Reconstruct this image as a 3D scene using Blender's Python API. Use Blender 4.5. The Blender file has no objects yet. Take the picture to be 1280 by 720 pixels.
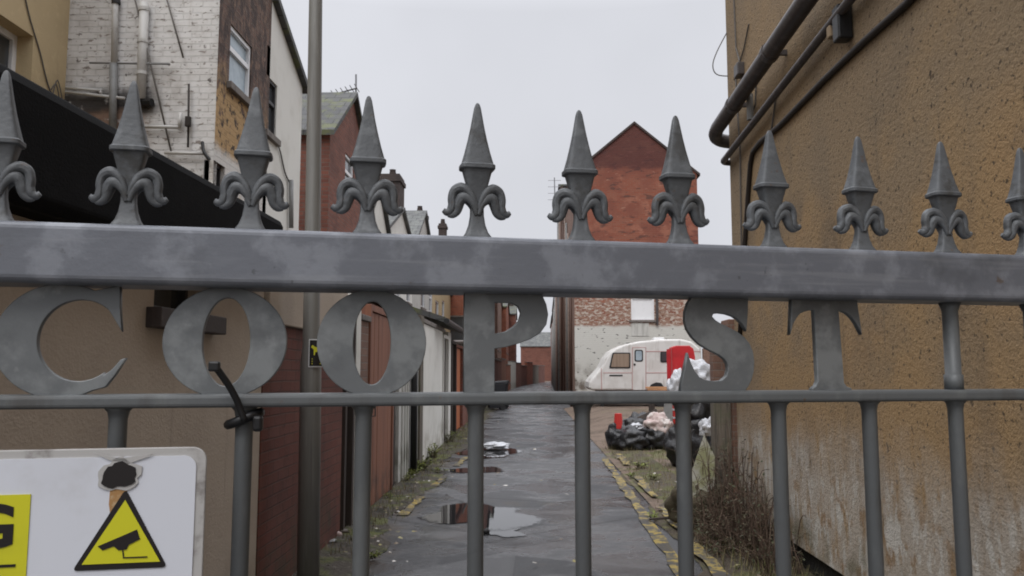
import bpy, bmesh, math, random
from mathutils import Vector, Matrix
R = math.radians
random.seed(7)
scn = bpy.context.scene
COL = scn.collection
V = Vector
# ------------------------------------------------------------------ camera
CAM = V((0, 0, 1.5)); PITCH = R(5.82); YAW = R(1.15); FPX = 1000.0
cr = V((math.cos(YAW), math.sin(YAW), 0)); cf = V((-math.sin(YAW), math.cos(YAW), 0))
cF = cf*math.cos(PITCH) + V((0, 0, math.sin(PITCH))); cU = -cf*math.sin(PITCH) + V((0, 0, math.cos(PITCH)))
def ray(px, py): return cr*((px-640)/FPX) + cF + cU*((360-py)/FPX)
def onX(px, py, X): d = ray(px, py); return CAM + d*(X/d.x)
def onY(px, py, Y): d = ray(px, py); return CAM + d*(Y/d.y)
def onZ(px, py, Z=0.0): d = ray(px, py); return CAM + d*((Z-CAM.z)/d.z)
cam_d = bpy.data.cameras.new('camera'); cam = bpy.data.objects.new('camera', cam_d); COL.objects.link(cam)
cam.location = CAM; cam.rotation_euler = (math.pi/2 + PITCH, 0, YAW)
cam_d.sensor_width = 36; cam_d.lens = 36*FPX/1280; cam_d.clip_start = 0.02; cam_d.clip_end = 3000
scn.camera = cam

# ------------------------------------------------------------------ materials
class NT:
    def __init__(s, name):
        s.m = bpy.data.materials.new(name); s.m.use_nodes = True; s.t = s.m.node_tree
        s.b = s.t.nodes['Principled BSDF']; s.tc = s.t.nodes.new('ShaderNodeTexCoord')
    def n(s, t, **k):
        x = s.t.nodes.new(t)
        for a, v in k.items(): setattr(x, a, v)
        return x
    def l(s, a, b): s.t.links.new(a, b)
    def setin(s, node, i, v):
        if hasattr(v, 'is_output'): s.l(v, node.inputs[i])
        else: node.inputs[i].default_value = v
    def math(s, op, a, b=0.0):
        x = s.n('ShaderNodeMath', operation=op); s.setin(x, 0, a); s.setin(x, 1, b); return x.outputs[0]
    def ramp(s, f, lo, hi):
        x = s.n('ShaderNodeMapRange', interpolation_type='SMOOTHSTEP'); s.l(f, x.inputs[0])
        x.inputs[1].default_value = lo; x.inputs[2].default_value = hi; x.clamp = True
        if lo > hi:
            x.inputs[1].default_value = hi; x.inputs[2].default_value = lo
            x.inputs[3].default_value = 1; x.inputs[4].default_value = 0
        return x.outputs[0]
    def mix(s, f, a, b, mode='MIX'):
        x = s.n('ShaderNodeMix', data_type='RGBA', blend_type=mode)
        s.setin(x, 0, f); s.setin(x, 6, c4(a)); s.setin(x, 7, c4(b)); return x.outputs[2]
    def coord(s, sc, c):
        mp = s.n('ShaderNodeMapping'); src = s.tc.outputs[c]
        if c == 'Object':
            oi = s.n('ShaderNodeObjectInfo'); sh = s.n('ShaderNodeVectorMath', operation='SCALE'); sh.inputs[0].default_value = (3.1, 5.3, 7.7); s.l(oi.outputs['Random'], sh.inputs['Scale'])
            ad = s.n('ShaderNodeVectorMath', operation='ADD'); s.l(src, ad.inputs[0]); s.l(sh.outputs[0], ad.inputs[1]); src = ad.outputs[0]
        s.l(src, mp.inputs[0])
        mp.inputs[3].default_value = (sc, sc, sc) if isinstance(sc, (int, float)) else sc; return mp.outputs[0]
    def noise(s, sc, c, det=5, rough=.6, kind='noise', dist=0.0):
        v = s.coord(sc, c)
        if kind == 'noise':
            x = s.n('ShaderNodeTexNoise'); x.inputs['Scale'].default_value = 1; x.inputs['Detail'].default_value = det
            x.inputs['Roughness'].default_value = rough; x.inputs['Distortion'].default_value = dist; s.l(v, x.inputs['Vector']); return x.outputs[0]
        if kind == 'voro':
            x = s.n('ShaderNodeTexVoronoi'); x.inputs['Scale'].default_value = 1; s.l(v, x.inputs['Vector']); return x.outputs[0]
        if kind == 'cell':
            x = s.n('ShaderNodeTexVoronoi'); x.inputs['Scale'].default_value = 1; s.l(v, x.inputs['Vector'])
            sp = s.n('ShaderNodeSeparateColor'); s.l(x.outputs[1], sp.inputs[0]); return sp.outputs[0]
        if kind == 'crack':
            x = s.n('ShaderNodeTexVoronoi', feature='DISTANCE_TO_EDGE'); x.inputs['Scale'].default_value = 1; s.l(v, x.inputs['Vector']); return x.outputs[0]
    def axis(s, c, i):
        sp = s.n('ShaderNodeSeparateXYZ'); s.l(s.tc.outputs[c], sp.inputs[0]); return sp.outputs[i]
def c4(c):
    if hasattr(c, 'is_output'): return c
    return (c[0], c[1], c[2], 1)
def M(name, base, rough=.8, layers=(), bump=(), brick=None, metal=0.0, spec=.4, coord='UV', rough2=None):
    """layers: (colour, scale, lo, hi, strength, kind, zones) zones: [(axis, from, to, wobble)]; bump: (scale, distance, kind)"""
    T = NT(name); col = base; h = None
    if brick:
        b = T.n('ShaderNodeTexBrick'); b.offset = .5; wob = T.n('ShaderNodeMix', data_type='VECTOR'); 
        nz = T.n('ShaderNodeTexNoise'); nz.inputs['Scale'].default_value = 3; T.l(T.tc.outputs[coord], nz.inputs['Vector'])
        ad = T.n('ShaderNodeVectorMath', operation='MULTIPLY_ADD'); T.l(nz.outputs[1], ad.inputs[0])
        w = brick.get('wob', .012); ad.inputs[1].default_value = (w, w, 0); T.l(T.tc.outputs[coord], ad.inputs[2])
        T.l(ad.outputs[0], b.inputs['Vector'])
        b.inputs['Color1'].default_value = c4(base); b.inputs['Color2'].default_value = c4(brick['c2']); b.inputs['Mortar'].default_value = c4(brick['mortar'])
        b.inputs['Scale'].default_value = 1; b.inputs['Mortar Size'].default_value = brick.get('ms', .006)
        b.inputs['Mortar Smooth'].default_value = .3; b.inputs['Bias'].default_value = brick.get('bias', 0.)
        b.inputs['Brick Width'].default_value = brick.get('w', .225); b.inputs['Row Height'].default_value = brick.get('h', .075)
        col = b.outputs[0]; h = T.math('MULTIPLY', b.outputs[1], -brick.get('depth', .008))
    for L in layers:
        c, sc, lo, hi, k, kind, zones = (list(L) + [None]*7)[:7]
        k = 1. if k is None else k; kind = kind or 'noise'
        f = T.ramp(T.noise(sc, coord, kind=kind), lo, hi) if sc else None
        for z in (zones or ()):
            ax, a, bb, wv = (list(z) + [0.])[:4]
            v = T.axis(coord, ax)
            if wv: v = T.math('ADD', v, T.math('MULTIPLY', T.math('SUBTRACT', T.noise(2.2, coord, det=6), .5), wv*3))
            g = T.ramp(v, a, bb); f = g if f is None else T.math('MULTIPLY', f, g)
        if k != 1: f = T.math('MULTIPLY', f, k)
        col = T.mix(f, col, c)
    if isinstance(col, (tuple, list)): T.b.inputs['Base Color'].default_value = c4(col)
    else: T.l(col, T.b.inputs['Base Color'])
    T.b.inputs['Roughness'].default_value = rough
    if rough2:
        r2, sc, lo, hi = rough2; x = T.n('ShaderNodeMapRange'); T.l(T.noise(sc, coord), x.inputs[0])
        x.inputs[1].default_value = lo; x.inputs[2].default_value = hi; x.inputs[3].default_value = rough; x.inputs[4].default_value = r2
        T.l(x.outputs[0], T.b.inputs['Roughness'])
    T.b.inputs['Metallic'].default_value = metal; T.b.inputs['Specular IOR Level'].default_value = spec
    for bp in bump:
        sc, d, kind = (list(bp) + ['noise'])[:3]
        f = T.math('MULTIPLY', T.noise(sc, coord, kind=kind), d); h = f if h is None else T.math('ADD', h, f)
    if h is not None:
        bn = T.n('ShaderNodeBump'); bn.inputs['Strength'].default_value = 1; bn.inputs['Distance'].default_value = 1
        T.l(h, bn.inputs['Height']); T.l(bn.outputs[0], T.b.inputs['Normal'])
    return T.m

mt = {}
G = (.140, .149, .172)
mt['galv'] = M('galvanised_paint', G, .46, [((.225, .238, .268), 20, .47, .62, .75), ((.08, .085, .095), 9, .52, .68, .7), ((.26, .27, .29), (4, 60, 60), .55, .7, .35), ((.10, .065, .04), 28, .66, .74, .7), ((.06, .06, .062), 70, .68, .74, .6)],
               [(90, .0004), (18, .0006)], metal=.15, spec=.5, coord='Object')
mt['galv_zinc'] = M('galvanised_zinc', (.145, .154, .160), .5, [((.235, .248, .252), 17, .46, .62, .75), ((.10, .105, .11), 13, .52, .68, .65), ((.29, .30, .305), 45, .6, .72, .35), ((.06, .045, .035), 30, .68, .78, .5)],
               [(70, .0004)], metal=.3, spec=.5, coord='Object')
mt['galv_dark'] = M('weathered_bar_paint', (.115, .122, .126), .5, [((.18, .19, .19), (30, 30, 8), .5, .7, .5), ((.075, .07, .065), (18, 18, 5), .55, .72, .6), ((.12, .07, .04), 34, .66, .73, .7)], [(80, .0004)], metal=.15, coord='Object')
mt['galv_cast'] = M('weathered_cast_paint', (.095, .101, .108), .55, [((.165, .175, .185), 45, .5, .66, .6), ((.05, .048, .045), 30, .54, .68, .7), ((.11, .065, .04), 50, .66, .73, .6)], [(160, .0006), (45, .0008)], metal=.1, coord='Object')
mt['pole'] = M('grey_column_paint', (.20, .195, .18), .5, [((.30, .29, .27), (40, 40, 3), .5, .75, .5), ((.10, .095, .085), (22, 22, 1.2), .52, .72, .5)], [(120, .0003)], metal=.2, coord='Object')
mt['plastic_black'] = M('black_plastic', (.012, .012, .013), .4)
mt['sign_white'] = M('sign_white', (.62, .64, .70), .35, [((.30, .28, .25), 9, .6, .85, .5), ((.45, .45, .47), 3, .5, .8, .4)], coord='Object')
mt['sign_yellow'] = M('sign_yellow', (.58, .56, .02), .4, [((.40, .38, .03), 8, .55, .8, .5)], coord='Object')
mt['sign_edge'] = M('sign_edge', (.42, .41, .40), .5, [((.12, .10, .09), 30, .5, .7, .8)], coord='Object')
mt['ink'] = M('black_ink', (.012, .009, .009), .45)
mt['rust'] = M('rust_stain', (.36, .20, .08), .8, [((.50, .40, .26), 60, .45, .6, .8)], coord='Object')
mt['beige'] = M('beige_render', (.44, .37, .30), .9, [((.35, .29, .235), 1.3, .45, .7, .6), ((.50, .43, .355), (5, .8, 1), .55, .75, .4), ((.13, .11, .09), (7, .5, 1), .62, .8, .4), ((.14, .12, .09), 3, .35, .65, .6, 'noise', [(1, .6, .0, .15)])], [(60, .004), (3, .01)])
mt['felt'] = M('black_roof_felt', (.006, .006, .0065), .9, [((.010, .010, .011), 5, .45, .7, .8)], [(90, .002)], spec=.12)
mt['cream'] = M('cream_render', (.49, .38, .225), .9, [((.40, .31, .18), 1.6, .45, .7, .7), ((.30, .22, .13), (4, .5, 1), .58, .8, .5), ((.6, .47, .28), 7, .55, .7, .4)], [(50, .004)])
mt['wbrick'] = M('white_painted_brick', (.66, .645, .63), .75, [((.72, .71, .70), 5, .4, .6, .6), ((.20, .165, .14), (8, 20, 1), .585, .64, .85), ((.45, .42, .40), 2, .5, .75, .5), ((.10, .085, .075), 12, .62, .68, .9), ((.34, .31, .28), (1.5, .9, 1), .52, .68, .6), ((.4, .36, .32), (6, .6, 1), .6, .8, .5),
               ((.22, .13, .085), (5, 14, 1), .30, .42, .95, 'noise', [(1, 4.62, 4.5, .10), (0, -4.35, -4.55, .1)]), ((.035, .03, .028), 6, .30, .45, .95, 'noise', [(1, 4.42, 4.55, .1), (1, 4.85, 4.65, .10), (0, -4.2, -4.45, .15)])],
               [(40, .003)], brick=dict(c2=(.60, .585, .57), mortar=(.575, .56, .54), depth=.012, wob=.03))
mt['peel'] = M('peeling_brown_paint', (.105, .066, .05), .85, [((.045, .030, .026), (9, 3, 1), .44, .56, .85), ((.20, .125, .09), (12, 5, 1), .54, .62, .8), ((.30, .20, .13), (16, 9, 1), .62, .68, .6),
               ((.42, .27, .125), 5, .36, .47, .95, 'noise', [(1, 5.15, 4.75, .3), (0, 10.9, 10.2, .2)]), ((.03, .02, .016), 9, .55, .62, .9, 'noise', [(1, 5.15, 4.75, .3)]),
               ((.60, .58, .55), 3, .2, .42, .95, 'noise', [(1, 4.15, 3.95, .12)])], [(30, .010), (7, .014)], brick=dict(c2=(.135, .075, .055), mortar=(.16, .13, .11), depth=.012, wob=.02))
mt['wrender'] = M('white_render', (.66, .645, .60), .85, [((.55, .53, .48), 1.7, .45, .7, .7), ((.36, .34, .30), (5, .5, 1), .6, .8, .5), ((.30, .27, .22), 4, .4, .6, .6, 'noise', [(1, .7, .1, .2)])], [(40, .003)])
mt['dwhite'] = M('dirty_white_boards', (.50, .49, .46), .75, [((.30, .29, .26), (8, 1, 1), .45, .65, .7), ((.16, .15, .13), (14, 1.5, 1), .6, .75, .6), ((.12, .12, .08), 4, .4, .6, .7, 'noise', [(1, .8, .1, .2)])], [(60, .003), ((9, .5, 1), .006)])
def brickm(name, c, c2, mortar, extra=(), **k):
    return M(name, c, .85, [((c[0]*.45, c[1]*.5, c[2]*.55), 1.2, .48, .7, .65), ((c[0]*.4, c[1]*.45, c[2]*.5), (9, 24, 1), .6, .7, .6), (mortar, 5, .62, .78, .45)] + list(extra), [(60, .003)],
             brick=dict(c2=c2, mortar=mortar, **k))
mt['rbrick'] = brickm('red_brick', (.215, .080, .054), (.15, .056, .04), (.16, .12, .10))
mt['rbrick2'] = brickm('red_brick_orange', (.30, .095, .05), (.22, .07, .04), (.2, .14, .11))
mt['dbrick'] = brickm('dark_red_brick', (.155, .055, .039), (.14, .042, .028), (.115, .055, .042), [((.03, .02, .017), (4, .8, 1), .5, .75, .5), ((.30, .24, .20), (2.5, 1.2, 1), .62, .72, .35), ((.05, .05, .03), 3, .4, .6, .6, 'noise', [(1, .7, .1, .2)])])
mt['bbrick'] = brickm('brown_brick', (.22, .125, .09), (.17, .095, .07), (.22, .17, .14))
mt['chimney'] = brickm('sooty_chimney_brick', (.075, .055, .05), (.06, .045, .04), (.05, .04, .038))
mt['gable'] = M('gable_brick', (.25, .092, .058), .85, [((.19, .062, .042), .8, .45, .62, .75), ((.34, .14, .09), (1.2, 1.8, 1), .54, .66, .6), ((.09, .042, .034), (2.2, 6.5, 1), .56, .62, .8), ((.38, .2, .14), (3.1, 9, 1), .63, .68, .7), ((.16, .07, .05), (2.5, .3, 1), .55, .7, .5), ((.075, .026, .024), None, 0, 1, .8, 'noise', [(1, 9.25, 9.5, .12)]), ((.14, .05, .042), (2.4, 7, 1), .57, .63, .7, 'noise', [(1, 9.3, 9.5, .05)]),
               ((.30, .20, .15), (7, 12, 1), .40, .52, .9, 'noise', [(1, 4.35, 4.1, .15)]), ((.50, .44, .38), (6, 11, 1), .52, .56, .85, 'noise', [(1, 4.5, 4.1, .2)]),
               ((.57, .56, .52), 4, .2, .3, .97, 'noise', [(1, 3.25, 3.1, .06)]), ((.03, .028, .026), (4, 9, 1), .62, .65, .95, 'noise', [(1, 3.25, 3.1, .06)]), ((.10, .07, .05), 2, .35, .6, .9, 'noise', [(1, 1.9, .9, .35), (0, 3.2, 1.9, .3)])],
               [(30, .004)], brick=dict(c2=(.25, .073, .042), mortar=(.22, .12, .085)))
mt['slate'] = M('slate_roof', (.085, .085, .08), .7, [((.11, .12, .045), 2.5, .48, .62, .8), ((.05, .05, .05), 1.2, .45, .7, .6), ((.17, .17, .16), 9, .6, .75, .5)], [(40, .004)], brick=dict(c2=(.06, .06, .062), mortar=(.02, .02, .02), w=.3, h=.22, ms=.008, depth=.015))
mt['slate2'] = M('slate_roof_plain', (.12, .125, .12), .7, [((.17, .175, .16), 2.5, .48, .62, .7), ((.06, .06, .06), 1.2, .45, .7, .6)], [(40, .004)], brick=dict(c2=(.09, .09, .092), mortar=(.03, .03, .03), w=.3, h=.22, ms=.008, depth=.015))
mt['dash'] = M('brown_pebbledash', (.315, .205, .100), .92, [((.245, .175, .105), 1.1, .42, .62, .85), ((.335, .21, .10), .7, .48, .68, .7), ((.17, .12, .075), (2.3, .35, 1), .50, .70, .6), ((.14, .10, .065), (1.1, .9, 1), .54, .66, .6), ((.10, .075, .05), (7, .25, 1), .62, .74, .5), ((.20, .15, .10), .45, .5, .56, .5),
               ((.25, .185, .115), None, 0, 1, .5, 'noise', [(1, 2.2, 2.9, .25)]),
               ((.37, .26, .13), 28, .60, .68, .5), ((.055, .038, .024), 33, .585, .65, .85), ((.05, .034, .022), (13, 9, 1), .67, .71, .9),
               ((.40, .36, .31), (7, 2.2, 1), .33, .52, .8, 'noise', [(1, 1.2, .7, .22)]), ((.50, .48, .44), (11, 4, 1), .50, .58, .8, 'noise', [(1, 1.1, .6, .25)]), ((.23, .135, .06), (9, 5, 1), .55, .65, .8, 'noise', [(1, 1.2, .5, .2)]),
               ((.13, .115, .07), (4, 4, 1), .42, .62, .75, 'noise', [(1, .55, .25, .15)])], [(38, .010), (95, .005), (1.5, .012)])
mt['plinth'] = M('black_plinth', (.02, .019, .017), .8, [((.05, .05, .04), 5, .5, .7, .8)], [(12, .02)])
mt['pipe'] = M('old_iron_pipe', (.05, .042, .042), .42, [((.10, .085, .08), 12, .5, .7, .7), ((.10, .055, .03), 20, .6, .75, .6)], [(60, .001)], coord='Object', spec=.6)
mt['pipe_white'] = M('white_pipe', (.52, .51, .49), .5, [((.32, .30, .28), 7, .5, .75, .7)], coord='Object')
mt['pipe_grey'] = M('grey_pipe', (.22, .22, .215), .5, [((.12, .12, .115), 9, .5, .75, .7)], coord='Object')
mt['pipe_brown'] = M('brown_pipe', (.10, .055, .04), .55, [((.05, .035, .03), 9, .5, .7, .7)], coord='Object'); mt['pipe_tan'] = M('tan_pipe', (.26, .20, .17), .55, [((.12, .09, .08), 9, .5, .7, .7)], coord='Object')
mt['cable'] = M('grey_cable', (.11, .10, .09), .6)
mt['cable_black'] = M('black_cable', (.022, .016, .013), .6)
mt['upvc'] = M('white_window_frame', (.74, .74, .75), .35, [((.55, .55, .55), 5, .5, .8, .4)])
mt['wframe_dark'] = M('dark_window_frame', (.035, .034, .036), .5)
mt['glass'] = M('window_glass', (.05, .055, .06), .08, spec=.8)
mt['blind'] = M('pale_frosted_glass', (.34, .41, .46), .25, [((.24, .30, .34), 3, .45, .6, .6)], spec=.6)
mt['stone'] = M('stone_sill', (.17, .15, .135), .85, [((.08, .07, .065), 8, .45, .7, .7)], [(50, .003)])
mt['sill_dark'] = M('dark_painted_sill', (.045, .034, .03), .7, [((.10, .08, .07), 14, .55, .7, .6)], [(50, .002)])
mt['woodbrown'] = M('red_brown_door_paint', (.23, .095, .055), .65, [((.15, .06, .04), (12, .7, 1), .45, .65, .8), ((.30, .14, .085), (16, 1, 1), .55, .7, .6), ((.07, .04, .03), 5, .4, .65, .8, 'noise', [(1, .55, .1, .2)])], [((40, 2, 1), .004)])
mt['woodorange'] = M('orange_door_paint', (.42, .13, .05), .65, [((.3, .085, .04), (12, .8, 1), .45, .65, .7)], [((40, 2, 1), .004)])
mt['wooddark'] = M('dark_wood', (.045, .032, .026), .75, [((.02, .016, .014), (10, 1, 1), .45, .65, .8)], [((40, 2, 1), .005)])
mt['woodgrey'] = M('weathered_timber', (.15, .125, .10), .9, [((.07, .06, .05), (30, 1.6, 1), .42, .62, .85), ((.23, .20, .17), (40, 2.5, 1), .55, .68, .7), ((.10, .105, .06), 5, .5, .65, .5)], [((50, 3, 1), .01)])
mt['board'] = M('mossy_board', (.33, .32, .27), .85, [((.20, .20, .09), 4, .42, .6, .85), ((.42, .41, .37), 9, .5, .68, .6), ((.09, .08, .06), 14, .6, .7, .7)], [(40, .004)], coord='Object')
mt['asphalt'] = M('worn_asphalt', (.055, .056, .060), .68, [((.030, .031, .034), .55, .42, .55, .9), ((.092, .092, .095), (1.0, 1.8, 1), .53, .62, .85), ((.13, .13, .125), 75, .57, .66, .6), ((.02, .02, .021), 45, .6, .7, .6), ((.066, .055, .043), 1.7, .56, .72, .6),
               ((.012, .012, .012), .42, .010, .0, .9, 'crack'), ((.082, .083, .087), .45, .62, .63, .7, 'cell'), ((.030, .031, .034), .45, .2, .19, .6, 'cell'), ((.085, .065, .045), 2.6, .36, .6, .85, 'noise', [(0, -1.05, -1.45, .2)])],
               [(110, .004), (3, .02), (14, .004)], spec=.5, rough2=(.10, .9, .45, .56))
mt['earth'] = M('bare_earth', (.145, .105, .08), .95, [((.08, .058, .042), 1.4, .45, .65, .8), ((.21, .165, .13), 6, .55, .7, .6), ((.09, .095, .04), .8, .55, .68, .6), ((.085, .095, .028), 1.9, .46, .60, .7, 'noise', [(1, 16.6, 14.8, .3)])], [(20, .02), (4, .05)])
mt['verge'] = M('mossy_verge', (.07, .055, .04), .95, [((.085, .088, .03), 2.2, .46, .6, .8), ((.15, .14, .06), 9, .55, .66, .6), ((.14, .12, .10), 25, .6, .68, .7), ((.03, .025, .02), 5, .56, .68, .8)], [(30, .02), (6, .04)])
mt['gutterdirt'] = M('dark_gutter_dirt', (.060, .050, .040), .9, [((.10, .11, .03), 3, .48, .58, .85), ((.13, .12, .10), 18, .56, .64, .8), ((.02, .018, .016), 6, .52, .62, .8), ((.17, .15, .12), 45, .62, .66, .8)], [(30, .02), (8, .04)])
mt['yellow'] = M('worn_yellow_paint', (.34, .245, .05), .7, [((.22, .17, .065), 5, .40, .58, .85), ((.10, .085, .055), 6, .48, .56, .9), ((.06, .058, .055), 16, .50, .55, .95), ((.055, .05, .045), (3, 3, 1), .52, .57, .9)], [(60, .003)])
mt['puddle'] = M('puddle_water', (.018, .018, .019), .02, spec=.8, bump=[(2, .0006)])
def _soft(m):
    t = m.node_tree; out = t.nodes['Material Output']; b = t.nodes['Principled BSDF']; at = t.nodes.new('ShaderNodeAttribute'); at.attribute_name = 'edge'
    tc_ = t.nodes.new('ShaderNodeTexCoord'); n = t.nodes.new('ShaderNodeTexNoise'); n.inputs['Scale'].default_value = 16; n.inputs['Detail'].default_value = 6; t.links.new(tc_.outputs['UV'], n.inputs['Vector'])
    ma = t.nodes.new('ShaderNodeMath'); ma.operation = 'MULTIPLY_ADD'; t.links.new(n.outputs[0], ma.inputs[0]); ma.inputs[1].default_value = .9; t.links.new(at.outputs['Fac'], ma.inputs[2])
    mp = t.nodes.new('ShaderNodeMapRange'); mp.interpolation_type = 'SMOOTHSTEP'; t.links.new(ma.outputs[0], mp.inputs[0]); mp.inputs[1].default_value = .62; mp.inputs[2].default_value = .95
    tr = t.nodes.new('ShaderNodeBsdfTransparent'); mx_ = t.nodes.new('ShaderNodeMixShader'); t.links.new(mp.outputs[0], mx_.inputs[0]); t.links.new(tr.outputs[0], mx_.inputs[1]); t.links.new(b.outputs[0], mx_.inputs[2]); t.links.new(mx_.outputs[0], out.inputs[0])
_soft(mt['puddle'])
mt['caravan'] = M('caravan_cream_skin', (.62, .61, .59), .4, [((.52, .50, .47), 2, .42, .65, .7), ((.30, .27, .24), (7, .7, 1), .54, .72, .6), ((.35, .33, .29), 3, .4, .6, .6, 'noise', [(1, 1.1, .6, .2)])])
mt['pinkstripe'] = M('faded_red_stripe', (.42, .25, .24), .5)
mt['tan_curtain'] = M('tan_curtained_glass', (.28, .21, .16), .25, [((.20, .15, .115), (12, .5, 1), .45, .6, .7)], spec=.6)
mt['rubber'] = M('black_rubber', (.015, .015, .016), .7)
mt['redcab'] = M('red_cabinet_paint', (.46, .02, .026), .45, [((.33, .015, .02), 3, .45, .65, .7), ((.5, .10, .09), (9, .8, 1), .62, .75, .5)])
mt['redplastic'] = M('red_plastic', (.45, .03, .025), .45)
mt['bag'] = M('black_bin_bag', (.011, .011, .013), .28, bump=[(14, .02), (40, .006)], coord='Object', spec=.6)
mt['sheet'] = M('white_plastic_sheet', (.52, .53, .56), .4, [((.45, .45, .46), 6, .5, .7, .6)], [(10, .02)], coord='Object')
mt['cloth'] = M('pinkish_cloth', (.46, .36, .34), .9, [((.62, .58, .55), 7, .5, .62, .8), ((.2, .13, .12), 9, .6, .7, .7)], [(14, .02)], coord='Object')
mt['card'] = M('cardboard', (.30, .22, .14), .85, [((.2, .14, .09), 5, .5, .65, .7)], coord='Object')
mt['plankorange'] = M('raw_plank', (.48, .25, .12), .7, [((.35, .17, .08), (3, 30, 30), .45, .6, .7)], coord='Object')
mt['leaf'] = M('weed_leaf', (.13, .155, .025), .6, [((.20, .21, .035), 6, .48, .6, .8), ((.06, .075, .02), 9, .52, .65, .8)], coord='Object')
mt['leaf_dark'] = M('dark_bramble_leaf', (.05, .055, .026), .65, [((.09, .06, .03), 6, .48, .6, .9), ((.03, .035, .018), 9, .52, .65, .8)], coord='Object')
mt['stem'] = M('dead_stem', (.085, .055, .038), .85, [((.15, .11, .08), 8, .52, .62, .8), ((.055, .035, .028), 6, .55, .65, .8)], coord='Object')
mt['grassdry'] = M('dry_grass', (.20, .16, .09), .85, [((.10, .11, .035), 3, .45, .6, .9)], coord='Object')
mt['paper'] = M('litter_paper', (.52, .50, .47), .7, [((.16, .12, .08), 2.3, .42, .47, .95, 'noise'), ((.26, .23, .09), 3.1, .52, .56, .9)], coord='Object')
mt['bin'] = M('bin_plastic', (.018, .019, .022), .45)
mt['alu'] = M('aerial_metal', (.25, .25, .26), .4, metal=.6)
mt['dogyellow'] = M('dog_sign_yellow', (.62, .60, .03), .4)

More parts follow.
